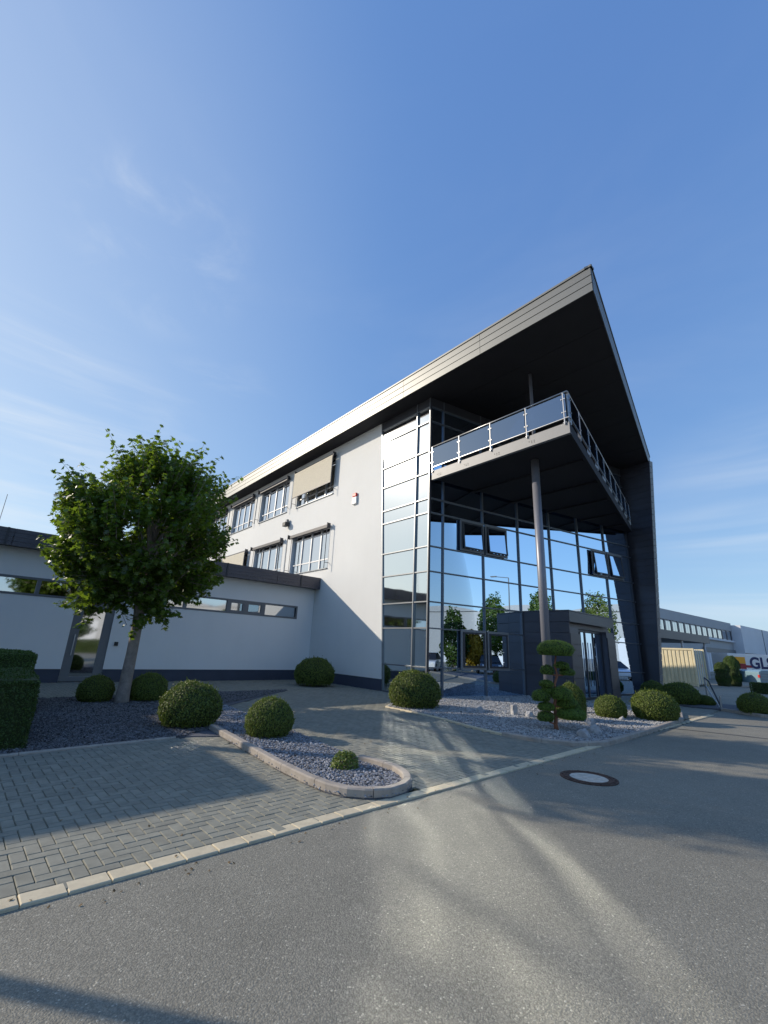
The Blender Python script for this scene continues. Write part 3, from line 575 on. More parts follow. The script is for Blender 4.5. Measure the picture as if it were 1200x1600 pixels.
# balcony
ZB = 8.07
K0 = W.p(-2.52, 0, 0); BL = Frame((5.50, 11.95), B0, -1); DL = Frame((5.50, 11.95), D0)
LBb = (K0-BL.P).dot(BL.u); LDb = 13.0
slab = [BL.xy(.14, -.14), DL.xy(LDb-.2, -.1), G.xy(13.1, .1), G.xy(.2, .12), (K0.x+.05, K0.y)]
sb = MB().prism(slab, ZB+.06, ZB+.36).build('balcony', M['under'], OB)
mb = MB(); BL.box(mb, .0, LBb, -.12, 0, ZB, ZB+.02); BL.box(mb, .0, LBb, -.02, 0, ZB+.02, ZB+.35); BL.box(mb, .0, LBb, -.12, 0, ZB+.35, ZB+.37); mb.build('edge_beam', M['bsteel'], sb)
mb = MB(); DL.box(mb, .13, LDb, -.12, 0, ZB, ZB+.02); DL.box(mb, .01, LDb, -.02, 0, ZB+.02, ZB+.35); DL.box(mb, .13, LDb, -.12, 0, ZB+.35, ZB+.37); mb.build('edge_beam', M['under'], sb)  # darker colour puts the shade of this unlit side into the beam
for t in (.18, .36, .54, .72, .88):
    mb = MB(); a = DL.P+DL.u*(LDb*t); L_ = LBb*(1-t)+.3
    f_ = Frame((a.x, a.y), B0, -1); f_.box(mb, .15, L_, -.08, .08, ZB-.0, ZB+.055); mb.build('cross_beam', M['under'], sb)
bo = MB()
for k in range(4):
    for dx in (0, .09, .18):
        for dz in (.1, .16):
            if dx == .18 and dz == .1: continue
            s = 1.2+1.35*k+dx; bo.tube([BL.p(s, ZB+dz, 0), BL.p(s, ZB+dz, .012)], .014, 6)
bo.build('beam_bolt', M['darkframe'], sb)
pk = MB(); BL.box(pk, -.02, LBb-.05, .0, .05, ZB+.50, ZB+.52); DL.box(pk, -.0, LDb-.2, .0, .05, ZB+.50, ZB+.52); pk.build('bottom_rail', M['steel'], sb)
ZR = 9.49
for fr_, L_, n_ in ((BL, LBb, 4), (DL, LDb-.25, 9)):
    for i in range(n_+1):
        a = L_*i/n_; a = min(max(a, .12), L_-.05)
        mb = MB(); fr_.box(mb, a-.012, a+.012, -.05, .05, ZB+.30, ZR-.02); fr_.box(mb, a-.05, a+.05, -.04, .035, ZB+.36, ZB+.385)
        for z in (ZB+.72, ZR-.25):
            for s in (-.05, .05): mb.tube([fr_.p(a+s, z, .005), fr_.p(a+s, z, .06)], .022, 8)
            fr_.box(mb, a-.06, a+.06, .008, .02, z-.01, z+.01)
        mb.build('post', M['steel'], sb)
    for i in range(n_):
        mb = MB(); fr_.box(mb, L_*i/n_+.05, L_*(i+1)/n_-.04, .024, .036, ZB+.53, ZR-.09); mb.build('glass_panel', M['rglass'], sb)
hr = MB(); hr.tube([BL.p(LBb, ZR, .01), BL.p(-.01, ZR, .01)], .024, 10); hr.tube([DL.p(0, ZR, .01), DL.p(LDb-.2, ZR, .01)], .024, 10); hr.build('handrail', M['steel'], sb, smooth=True)

# round column
cc = MB().tube([(5.2, 14.2, 0), (5.2, 14.2, ZB+.07)], .135, 28); cc.build('round_column', M['col'], OB, smooth=True)
mb = MB().tube([(5.2, 14.2, 0), (5.2, 14.2, .03)], .2, 24); mb.build('column_base', M['col'], OB)
mb = MB().tube([(5.35, 14.55, ZB+.36), (5.35, 14.55, ZS)], .06, 20); mb.build('roof_post', M['col'], OB, smooth=True)

# entrance vestibule
V_ = (7.35, 17.48); Wp = (10.66, 20.60); J0 = G.xy(4.86, 0); J1 = G.xy(10.1, 0); ZV = 3.36
vb = MB()
VF = Frame(V_, 43.25); LV_ = 4.546; VL = Frame(J0, math.degrees(math.atan2(V_[1]-J0[1], V_[0]-J0[0]))); LL = math.hypot(V_[0]-J0[0], V_[1]-J0[1])
DX0, DX1, DZ = .86, 3.68, 2.70
vb.prism([J0, VL.xy(LL-.25, -.03), VF.xy(.2, -.25), VF.xy(DX0, -.03) if False else VF.xy(DX0, -.25), VF.xy(DX1, -.25), VF.xy(LV_-.03, -.25), J1], DZ+.02, ZV-.08)
vb.prism([J0, VL.xy(LL-.03, -.03), VF.xy(.03, -.03), VF.xy(DX0-.02, -.03), VF.xy(DX0-.02, -.35), VL.xy(.0, -.35)], .0, DZ+.015)
vb.prism([VF.xy(DX1+.02, -.03), VF.xy(LV_-.03, -.03), J1, (J1[0]-.4, J1[1]-.1), VF.xy(DX1+.02, -.35)], .0, DZ+.015)
vo = vb.build('entrance_vestibule', M['fin'], OB)
mb = MB(); mb.prism([J0, VL.xy(LL+.03, .03), VF.xy(LV_+.03, .03), J1], ZV-.04, ZV); mb.build('coping', M['anth'], vo)
nb = 8
for k in range(nb):
    z0, z1 = (ZV-.04)*k/nb+.009, (ZV-.04)*(k+1)/nb-.011
    for a, b in ((.0, LL/2-.004), (LL/2+.004, LL)):
        mb = MB(); VL.box(mb, a, b, -.005, .018, z0, z1); mb.build('cladding_panel', M['fin'], vo)
    if z1 < DZ:
        for a, b in ((.0, DX0), (DX1, LV_)): mb = MB(); VF.box(mb, a+.0, b, -.005, .018, z0, z1); mb.build('cladding_panel', M['anth'], vo)
    elif z0 > DZ-.2:
        mb = MB(); VF.box(mb, .0, LV_, -.005, .018, max(z0, DZ), z1); mb.build('cladding_panel', M['anth'], vo)
dd = MB(); dep = -.28
for x0, x1 in ((DX0, DX0+.07), (DX0+.62, DX0+.72), (DX0+1.1, DX0+1.2), (DX1-.9, DX1-.82), (DX1-.07, DX1)): VF.box(dd, x0, x1, dep-.06, dep+.02, .02, DZ)
VF.box(dd, DX0+.07, DX1-.07, dep-.06, dep+.02, DZ-.10, DZ); VF.box(dd, DX0+.07, DX1-.07, dep-.06, dep+.02, .02, .10)
do = dd.build('entrance_door', M['darkframe'], vo)
# glazed leaves as sub-parts of the vestibule
for x0, x1 in ((DX0+.07, DX0+.62), (DX0+.72, DX0+1.1), (DX0+1.2, DX1-.9), (DX1-.82, DX1-.07)):
    pane(VF, x0, x1, x0, x1, .10, DZ-.10, M['glass'], vo, dep-.01, 'door_pane')
mb = MB(); mb.tube([VF.p(DX0+1.16, .5, dep+.09), VF.p(DX0+1.16, 2.2, dep+.09)], .02, 10); mb.tube([VF.p(DX1-.86, .5, dep+.09), VF.p(DX1-.86, 2.2, dep+.09)], .02, 10); mb.build('door_handle', M['steel'], vo, smooth=True)

# alarm siren and camera on the white wall
e = empty('alarm_siren', W.p(2.6, 8.3, .0), 'small white alarm siren with red top high on the white wall', 'siren')
mb = MB(); W.box(mb, 2.43, 2.77, .0, .10, 8.18, 8.55); bevel(mb.build('housing', M['white'], e), .03, 3)
mb = MB(); W.box(mb, 2.45, 2.75, .0, .11, 8.555, 8.75); bevel(mb.build('beacon', M['red'], e), .04, 3)
e = empty('floodlight', W.p(9.15, 8.35, .0), 'small dark security floodlight between the upper and lower windows', 'floodlight')
mb = MB(); W.box(mb, 9.05, 9.2, .0, .08, 8.25, 8.5); mb.build('bracket', M['grey'], e)
mb = MB(); W.box(mb, 9.0, 9.36, .08, .34, 8.22, 8.46); bevel(mb.build('lamp_head', M['black'], e), .02); mb = MB(); W.box(mb, 9.08, 9.28, .06, .2, 8.48, 8.66); bevel(mb.build('sensor', M['grey'], e), .02)

# ---------------------------------------------------------------- low annex
AB = empty('annex_building', AN.p(-8, 0, 0), 'low white annex with strip windows, grey roof edge and a glazed door', 'building')
WG = -16.9
ha = [(-30, -12.2, 2.77, 3.38), (-8.0, -.9, 2.77, 3.38)]
ts = [-16.9, -12.2, -9.9, -8.65, -8.0, -.9, -.0]; zs = [.45, 2.55, 2.77, 3.38, 4.6]
mb = MB()
def aopen(t0, z0):
    if abs(z0-2.77) < .01 and (t0 < -12.5 or -12.3 < t0 < -9.8 or abs(t0+8.0) < .01): return True
    if abs(t0+9.9) < .01 and z0 < 2.56: return True
    return False
for i in range(len(ts)-1):
    for j in range(len(zs)-1):
        t0, t1, z0, z1 = ts[i], ts[i+1], zs[j], zs[j+1]
        if aopen(t0, z0): continue
        mb.add([AN.p(t0, z0), AN.p(t1, z0), AN.p(t1, z1), AN.p(t0, z1)], [(0, 1, 2, 3)])
# reveals
for t0, t1, z0, z1 in ((-16.9, -9.9, 2.77, 3.38), (-8.0, -.9, 2.77, 3.38), (-9.9, -8.65, .02, 2.77)):
    mb.add([AN.p(t0, z0), AN.p(t1, z0), AN.p(t1, z0, -.2), AN.p(t0, z0, -.2)], [(0, 1, 2, 3)]); mb.add([AN.p(t0, z1, -.2), AN.p(t1, z1, -.2), AN.p(t1, z1), AN.p(t0, z1)], [(0, 1, 2, 3)])
    mb.add([AN.p(t0, z0), AN.p(t0, z1), AN.p(t0, z1, -.2), AN.p(t0, z0, -.2)], [(0, 1, 2, 3)]); mb.add([AN.p(t1, z0, -.2), AN.p(t1, z1, -.2), AN.p(t1, z1), AN.p(t1, z0)], [(0, 1, 2, 3)])
aw = mb.build('rendered_wall', M['annex'], AB)
mb = MB(); AN.box(mb, -16.9, -9.9, -.3, -.02, 0, .45); AN.box(mb, -8.65, 0, -.3, -.02, 0, .45); mb.build('plinth', M['plinth'], AB)
mb = MB(); AN.box(mb, -20, 0, -6, -.7, .0, 4.5); mb.build('interior_volume', M['dark'], AB)
def strip(t0, t1, z0, z1, lights):
    f = MB(); q = .075
    AN.box(f, t0, t1, -.16, .015, z0, z0+q); AN.box(f, t0, t1, -.16, .015, z1-q, z1); AN.box(f, t0, t0+q, -.16, .015, z0+q, z1-q); AN.box(f, t1-q, t1, -.16, .015, z0+q, z1-q)
    for m_ in lights: AN.box(f, m_-.06, m_+.06, -.16, .012, z0+q, z1-q)
    fo_ = f.build('strip_window', M['grey'], AB)
    ed = [t0+q]+list(lights)+[t1-q]
    for a, b in zip(ed, ed[1:]):
        pane(AN, a+.05, b-.05, a+.05, b-.05, z0+q-.01, z1-q+.01, M['wglass'], fo_, -.06)
        if b-a < .9:
            s = MB(); AN.box(s, a+.06, b-.06, -.055, .005, z0+q+.0, z0+q+.07); AN.box(s, a+.06, b-.06, -.055, .005, z1-q-.07, z1-q); AN.box(s, a+.06, a+.13, -.055, .005, z0+q+.07, z1-q-.07); AN.box(s, b-.13, b-.06, -.055, .005, z0+q+.07, z1-q-.07); s.build('sash', M['grey'], fo_)
strip(-8.0, -.9, 2.77, 3.38, (-6.2, -4.38, -3.57, -2.68))
strip(-16.9, -9.9, 2.77, 3.38, (-14.6, -12.3, -11.1))
d = MB()
for a0, a1, z0, z1 in ((-9.9, -9.62, .05, 2.72), (-8.93, -8.65, .05, 2.72), (-9.62, -8.93, 2.5, 2.72), (-9.62, -8.93, .05, .2)): AN.box(d, a0, a1, -.14, -.04, z0, z1)
dr = d.build('side_door', M['grey'], AB); pane(AN, -9.62, -8.93, -9.62, -8.93, .2, 2.5, M['wglass'], dr, -.08)
mb = MB(); mb.tube([AN.p(-9.72, .9, .04), AN.p(-9.72, 1.6, .04)], .016, 8); mb.tube([AN.p(-9.72, .98, .04), AN.p(-9.72, .98, -.05)], .012, 6); mb.tube([AN.p(-9.72, 1.52, .04), AN.p(-9.72, 1.52, -.05)], .012, 6); mb.build('door_handle', M['steel'], dr)
mb = MB(); AN.box(mb, -8.46, -8.34, 0, .04, 1.26, 1.40); mb.build('bell_panel', M['black'], AB)
AF = Frame(AN.xy(0, .50), A0)
rf = MB(); AF.box(rf, -16.2, -.04, -9, -.03, 4.62, 4.83); ro = rf.build('flat_roof', M['annfas'], AB)
mb = MB(); AF.box(mb, -16.9, -.04, -.5, -.03, 4.30, 4.33); mb.build('eave_board', M['annfas'], ro)
for k in range(4):
    for i in range(7):
        z0 = 4.27+.142*k; mb = MB(); t1 = -.03-2.42*i; t0 = max(t1-2.41, -17.0)
        AF.box(mb, t0+.004, t1-.004, -.03, .0+.006*(k % 2), z0, z0+.136); mb.build('fascia_panel', M['annfas'], ro)
for i in range(1, 6):
    t = [-1.16, -4.87, -8.6, -12.3, -16.0][i-1]; mb = MB(); AF.box(mb, t-.03, t+.03, -.01, .03, 4.26, 4.84); mb.build('joint_strip', M['darkframe'], ro)
# forward wing of the annex, to the left of the picture
WX = (-11.75, 7.62); WF = Frame(WX, B0, 1); 
L2 = 9.0
mb = MB(); c0 = Vector((*WX, 0)); uA = AN.u; uB = WF.u
ww = [tuple((c0)[:2]), tuple((c0+uB*L2)[:2]), tuple((c0+uB*L2-uA*14)[:2]), tuple((c0-uA*14)[:2])]
mb.prism([(x*1+0, y) for x, y in ww], 0, 4.3).build('wing_wall', M['annex'], AB)
ww2 = [tuple((c0-uB*.5+uA*.5)[:2]), tuple((c0+uB*L2+uA*.5)[:2]), tuple((c0+uB*L2-uA*14.5)[:2]), tuple((c0-uB*.5-uA*14.5)[:2])]
MB().prism(ww2, 4.27, 4.84).build('wing_roof', M['annfas'], AB)
e = empty('radio_mast', AN.p(-12.3, 4.84, -6), 'thin radio mast rising behind the low annex roof', 'mast')
mp = AN.p(-12.6, 0, -6); mb = MB(); mb.tube([mp+Vector((0, 0, 4.7)), mp+Vector((.0, 0, 7.4))], .012, 6); mb.build('rod', M['grey'], e)
mb = MB(); mb.tube([mp+Vector((0, 0, 4.7)), mp+Vector((0, 0, 5.0))], .04, 8); mb.build('mast_foot', M['grey'], e)

# ---------------------------------------------------------------- clipped bushes
def rnd_unit(n):
    v = rng.normal(size=(n, 3)); return v/np.linalg.norm(v, axis=1)[:, None]
def cards(P, Nn, size, m, name, jitter=.7, fold=True, asp=.55):
    """leaf faces: pointed quads at P, facing roughly Nn"""
    n = len(P); d = Nn+jitter*rnd_unit(n); d /= np.linalg.norm(d, axis=1)[:, None]
    t = np.cross(d, rnd_unit(n)); t /= np.linalg.norm(t, axis=1)[:, None]; b = np.cross(d, t)
    s = size*rng.uniform(.65, 1.3, n)[:, None] if np.isscalar(size) else size[:, None]
    V = np.stack([P-t*s*.5, P+b*s*asp*.5-t*s*.05, P+t*s*.5+d*s*.12, P-b*s*asp*.5-t*s*.05], 1).reshape(-1, 3)
    F = np.arange(4*n).reshape(-1, 4); return npmesh(name, V, F, m)
def fbm(v, sc, seed): 
    return np.array([mnoise.fractal(Vector(p)*sc+Vector((seed, seed*.7, -seed)), 1.0, 2.0, 3) for p in v])
def dome(n, seed, lump=.05):
    """points and normals over a clipped ball: unit radius, unit height"""
    d = rnd_unit(n*2); d = d[d[:, 2] > -.62][:n]
    P = d*np.array([1, 1, .6])+np.array([0, 0, .4]); P[:, 2] = np.maximum(P[:, 2], .015)
    return P, d/np.array([1, 1, .6])/np.linalg.norm(d/np.array([1, 1, .6]), axis=1)[:, None], d
NS = 3; BM = []
for k in range(NS):
    n = 9000; P, Nn, d = dome(n, k); n = len(P)
    lo = fbm(d[:, :], 1.6, 3.1*k+1)*.05+fbm(d, 5, 5.3*k)*.025
    P = P*(1+lo[:, None]); P -= Nn*rng.uniform(0, .05, n)[:, None]; P[:, 2] = np.maximum(P[:, 2], .015)
    m_ = 260; i_ = rng.integers(0, n, m_); so_ = P[i_][:, None]+Nn[i_][:, None]*np.linspace(.01, .085, 4)[None, :, None]*rng.uniform(.4, 1.1, (m_, 1, 1))+rng.normal(0, .008, (m_, 4, 3))
    P = np.concatenate([P, so_.reshape(-1, 3)]); Nn = np.concatenate([Nn, np.repeat(Nn[i_], 4, 0)]); P[:, 2] = np.maximum(P[:, 2], .015)
    leaf = cards(P, Nn, .055, M['box'], 'foliage', 1.0)
    mb = MB(); nu, nv = 24, 12
    for j in range(nv+1):
        for i in range(nu):
            th = -.62+(math.pi/2+.62)*j/nv; a = 2*math.pi*i/nu; mb.v.append((.93*math.cos(th)*math.cos(a), .93*math.cos(th)*math.sin(a), max(0., .4+.55*math.sin(th))))
    for j in range(nv):
        for i in range(nu): mb.f.append((j*nu+i, j*nu+(i+1) % nu, (j+1)*nu+(i+1) % nu, (j+1)*nu+i))
    BM.append((leaf, mb.mesh('twig_mass', M['boxcore'], smooth=True)))
def bush(x, y, r, h, label, k=0, group='clipped box balls in the gravel beds', base=.04):
    e = empty('box_ball_bush', (x, y, base), label, 'bush', group)
    a = random.uniform(0, 6.28)
    link('foliage', BM[k % NS][0], e, (0, 0, 0), (0, 0, a), (r, r, h)); link('twig_mass', BM[k % NS][1], e, (0, 0, 0), (0, 0, a), (r, r, h)); return e
bush(-3.53, 9.25, .56, .80, 'large round box ball at the parking bay corner, its lower left side sunlit', 0)
bush(-1.86, 8.61, .42, .63, 'round box ball at the start of the kerbed island strip', 1)
bush(-2.54, 19.33, .82, 1.08, 'shaded box ball against the inner corner of the two white walls', 2)
bush(1.12, 13.63, .73, 1.0, 'big sunlit box ball in front of the glass corner', 0)
bush(-6.92, 11.85, .41, .60, 'dark box ball just left of the maple trunk', 1)
bush(-5.94, 12.49, .46, .68, 'dark box ball just right of the maple trunk', 2)
bush(5.09, 12.44, .40, .90, 'tall box ball directly behind the cloud pruned tree', 1)
bush(6.57, 13.32, .42, .59, 'small half shaded box ball between the cloud tree and the largest ball by the walk', 2)
bush(7.78, 13.26, .59, .78, 'sunlit wide box ball at the right tip of the gravel bed', 0)
bush(12.7, 21.6, .5, .68, 'dark box ball at the foot of the black side fin', 1)
bush(11.95, 18.6, .70, .80, 'wide dark box ball right of the entrance walk', 0)
bush(12.9, 18.6, .40, .36, 'low dark box ball behind the handrail posts', 2)
bush(12.85, 16.05, .50, .66, 'dark box ball at the road corner of the right bed', 1)
bush(14.0, 16.6, .42, .44, 'low box ball at the right edge of the picture', 2)
# loose leafy shrub
e = empty('leafy_shrub', (-.37, 6.71, .04), 'small loose bright green shrub in the gravel near the island tip', 'shrub')
n = 900; d = rnd_unit(n); d[:, 2] = np.abs(d[:, 2]); P = d*np.array([.19, .19, .21])*(rng.uniform(.55, 1.08, n)**.5)[:, None]
link('foliage', cards(P, d*.4+np.array([0, 0, .5]), .045, M['box'], 'foliage', .6, asp=.5), e)
mb = MB()
for k in range(9): a = k*.7; mb.tube([(0, 0, 0), (.07*math.cos(a), .07*math.sin(a), .08), (.15*math.cos(a), .15*math.sin(a), .15)], [.006, .004, .002], 5)
mb.build('stem', M['bark'], None); s_ = [o for o in COL.objects if o.name.startswith('stem')][-1]; s_.parent = e
# hedge of two clipped blocks at the left
def hedge_block(cx, cy, ax, ay, h, ang, m, label, group=None, dens=5200, leaf=.032, name='clipped_hedge'):
    e = empty(name, (cx, cy, .02), label, 'hedge', group)
    area = 4*ax*ay+4*(ax+ay)*h; n = int(area*dens/2)
    w = np.array([4*ax*ay, 2*ax*h, 2*ax*h, 2*ay*h, 2*ay*h]); c = rng.choice(5, n, p=w/w.sum()); a = rng.uniform(-1, 1, n); b = rng.uniform(0, 1, n)
    P = np.zeros((n, 3)); Nn = np.zeros((n, 3))
    for f in range(5):
        q = c == f
        if f == 0: P[q] = np.stack([a[q]*ax, (b[q]*2-1)*ay, np.full(q.sum(), h)], 1); Nn[q] = (0, 0, 1)
        elif f < 3: s = 1 if f == 1 else -1; P[q] = np.stack([a[q]*ax, np.full(q.sum(), s*ay), b[q]*h], 1); Nn[q] = (0, s, 0)
        else: s = 1 if f == 3 else -1; P[q] = np.stack([np.full(q.sum(), s*ax), a[q]*ay, b[q]*h], 1); Nn[q] = (s, 0, 0)
    # round the arrises a little and make the faces uneven
    q = np.clip(P/np.array([ax, ay, h]), -1, 1); shrink = 1-.035*(np.sort(np.abs(q), axis=1)[:, 1]**6)
    P *= shrink[:, None]; P += Nn*(fbm(P, 1.8, cx)*.05+fbm(P, 7, cy)*.02)[:, None]-Nn*rng.uniform(0, .03, n)[:, None]
    link('foliage', cards(P, Nn, leaf, m, 'foliage', .9), e, rot=(0, 0, ang))
    k = .93; mb = MB().box(-ax*k, ax*k, -ay*k, ay*k, 0, h*.965); o = link('twig_mass', mb.mesh('twig_mass', M['boxcore']), e, rot=(0, 0, ang)); return e
ha_ = R(B0)
hedge_block(-8.3, 9.6, .95, 1.05, 1.19, ha_, M['hedge'], 'taller clipped hedge block at the left edge, farther from the road', 'clipped hedge blocks left of the parking bay')
hedge_block(-6.3, 7.45, 1.35, .8, .95, ha_, M['hedge'], 'lower clipped hedge block at the left edge, nearer the parking bay', 'clipped hedge blocks left of the parking bay')

# ---------------------------------------------------------------- maple
def maple_leaves(P, D, size, m, name):
    n = len(P); T = np.array([(0, -.5, 0), (.22, -.30, .02), (.5, -.12, .06), (.26, .04, .0), (.42, .30, .05), (.12, .24, .0), (0, .56, -.06), (-.12, .24, .0), (-.42, .30, .05), (-.26, .04, 0), (-.5, -.12, .06), (-.22, -.30, .02)])
    d = D/np.linalg.norm(D, axis=1)[:, None]; t = np.cross(d, rnd_unit(n)); t /= np.linalg.norm(t, axis=1)[:, None]; b = np.cross(d, t)
    s = size*rng.uniform(.7, 1.25, n)
    V = P[:, None]+s[:, None, None]*(T[None, :, 0:1]*t[:, None]+T[None, :, 1:2]*b[:, None]+T[None, :, 2:3]*d[:, None])
    return npmesh(name, V.reshape(-1, 3), np.arange(12*n).reshape(-1, 12), m)
def maple():
    tx, ty = -6.26, 11.87
    e = empty('maple_tree', (tx, ty, 0), 'young maple with dense upright green crown and pale slightly leaning trunk', 'tree')
    rs = random.Random(5)
    tk = MB(); base = Vector((0, 0, 0)); top = Vector((-.02, .05, 2.4))
    prof = [(0, .20), (.12, .165), (.5, .145), (1.2, .13), (1.9, .125), (2.3, .14), (2.6, .12), (3.4, .09), (4.4, .06), (5.6, .03)]
    tk.tube([Vector((.02*math.sin(z*1.3)-.02*z/2, .02*z, z)) for z, r in prof], [r for z, r in prof], 14)
    tk.build('trunk', M['bark'], None, smooth=True); t_ = COL.objects[-1]; t_.parent = e
    limbs = MB(); tips = []
    zc = 4.2; 
    def inside(p): 
        q = Vector((p.x+.55, p.y-.1, p.z-zc)); rz = 2.75 if q.z > 0 else 2.05; return (q.x/2.45)**2+(q.y/2.3)**2+(q.z/rz)**2
    for k in range(26):
        a = k*2.399; z0 = 2.2+k*.08; el = .5+.8*k/26; l = 2.1-.6*k/26
        p = Vector((-.02*z0/2, .02*z0, z0)); dr_ = Vector((math.cos(a)*math.cos(el), math.sin(a)*math.cos(el), math.sin(el))); pts = [p.copy()]
        for s in range(6):
            dr_ = (dr_+Vector((rs.gauss(0, .08), rs.gauss(0, .08), .09))).normalized(); p = p+dr_*l/6; pts.append(p.copy())
        limbs.tube(pts, [.045-.006*s for s in range(7)], 6)
        tips += pts[2:]
    limbs.build('branches', M['bark'], None, smooth=True); b_ = COL.objects[-1]; b_.parent = e
    P = []; D = []
    shoots = 0; tw = MB()
    while shoots < 1800:
        # shoot origins biased to the outer shell, with gaps
        u = Vector(rnd_unit(1)[0]); rad = rs.uniform(.3, 1.0)**.5*(1+.30*mnoise.noise(u*2.1+Vector((9, 2, 4))))
        rz = 2.2 if u.z > 0 else 2.0
        tp = 1.10-.42*max(0, u.z)**2-.22*max(0, -u.z)
        dz_ = .38*max(0, u.x+.2)*max(0, -u.z)*1.6; p = Vector((-.33+.05*u.z+u.x*1.80*rad*tp, .1+u.y*1.85*rad*tp, zc+u.z*rz*rad-dz_))
        gap = mnoise.noise(p*1.05+Vector((3, 1, 7)))
        if gap < -.13: continue
        if p.z < 1.95: continue
        if p.z > 6.0 and math.hypot(p.x+.34, p.y) > 1.7-(p.z-6)*.5 : continue
        shoots += 1; L = rs.uniform(.35, .62)*(rs.choice((1.0, 1.3, 2.0)) if u.z > .3 else 1.0)
        dr_ = (Vector((u.x*.45, u.y*.45, .55 if u.z > -.2 else .05))+Vector((rs.gauss(0, .22), rs.gauss(0, .22), rs.gauss(0, .15)))).normalized()
        if u.z < -.3: dr_ = (dr_+Vector((u.x, u.y, -.4))*.8).normalized()
        tw.tube([p-dr_*.1, p+dr_*L], [.008, .003], 4, cap=False)
        nn = 9
        for i in range(nn):
            q = p+dr_*(L*i/(nn-1)); a = i*1.57+rs.uniform(-.4, .4)
            side = dr_.cross(Vector((math.cos(a), math.sin(a), .3))).normalized()
            for sgn in (1, -1):
                rr_ = rs.uniform(.07, .14)*(1-.6*i/nn); c = q+side*sgn*rr_+Vector((0, 0, rs.uniform(-.05, .01)))
                P.append(c); D.append(side*sgn*.55+Vector((rs.gauss(0, .35), rs.gauss(0, .35), .75)))
        P.append(p+dr_*L); D.append(dr_)
    P = np.array([tuple(v) for v in P]); D = np.array([tuple(v) for v in D])
    link('leaves', maple_leaves(P, D, .132, M['maple'], 'leaves'), e); tag(COL.objects[-1], kind='stuff')
    tw.build('twigs', M['bark'], None); COL.objects[-1].parent = e
maple()

# cloud pruned tree
def cloud_tree():
    x, y = 4.04, 10.70; e = empty('cloud_pruned_tree', (x, y, .04), 'cloud pruned conifer with flat green pads on a reddish twisted trunk', 'tree')
    pads = [(.09, .0, 1.71, .42, .24), (.21, .02, 1.36, .18, .10), (.34, .05, 1.22, .18, .11), (-.14, -.02, 1.24, .155, .15), (-.16, .02, .95, .165, .10), (-.31, .0, .68, .21, .17), (-.13, .05, .82, .15, .13), (.14, -.05, .75, .25, .19), (-.22, -.03, .47, .19, .12), (-.25, -.05, .27, .19, .15), (.34, .0, .34, .34, .16), (.26, .04, .58, .24, .17), (.42, .12, .48, .2, .14)]
    tr = MB(); pts = [(0, 0, -.02), (-.02, 0, .12), (.01, .01, .3), (-.03, 0, .48), (.04, 0, .7), (.02, .01, .95), (.09, 0, 1.15), (.05, 0, 1.35), (.09, 0, 1.6)]
    tr.tube(pts, [.055, .042, .04, .036, .034, .028, .026, .02, .015], 10); t = tr.build('trunk', M['bark2'], None, smooth=True); t.parent = e
    for px, py, pz, r, h in pads:
        br = MB()
        i = min(range(len(pts)), key=lambda i: abs(pts[i][2]-(pz-h*.7))); a = Vector(pts[i]); b = Vector((px, py, pz-h*.25)); br.tube([a, a.lerp(b, .5)+Vector((0, 0, -.02)), b], [.02, .016, .01], 6); b = br.build('branch', M['bark2'], None, smooth=True); b.parent = e
    for px, py, pz, r, h in pads:
        n = int(2300*(r/.2)**1.7); d = rnd_unit(n); lump = 1+.12*fbm(d, 2.3, px*7+pz)
        P = d*np.array([r*.98, r*.92, h*.9])*lump[:, None]*rng.uniform(.86, 1.03, n)[:, None]; P[:, 2] = np.maximum(P[:, 2], -h*.5)
        o = link('foliage_pad', cards(P, d+np.array([0, 0, .4]), .034, M['pine'], 'foliage_pad', .8, asp=.3), e, (px, py, pz))
        mb = MB(); nu, nv = 14, 7
        for j in range(nv+1):
            for i in range(nu):
                th = -math.pi/2+math.pi*j/nv; a = 2*math.pi*i/nu; mb.v.append((.86*r*math.cos(th)*math.cos(a), .8*r*math.cos(th)*math.sin(a), max(-.46*h, .78*h*math.sin(th))))
        for j in range(nv):
            for i in range(nu): mb.f.append((j*nu+i, j*nu+(i+1) % nu, (j+1)*nu+(i+1) % nu, (j+1)*nu+i))
        link('twig_mass', mb.mesh('twig_mass', M['boxcore'], smooth=True), o)
cloud_tree()

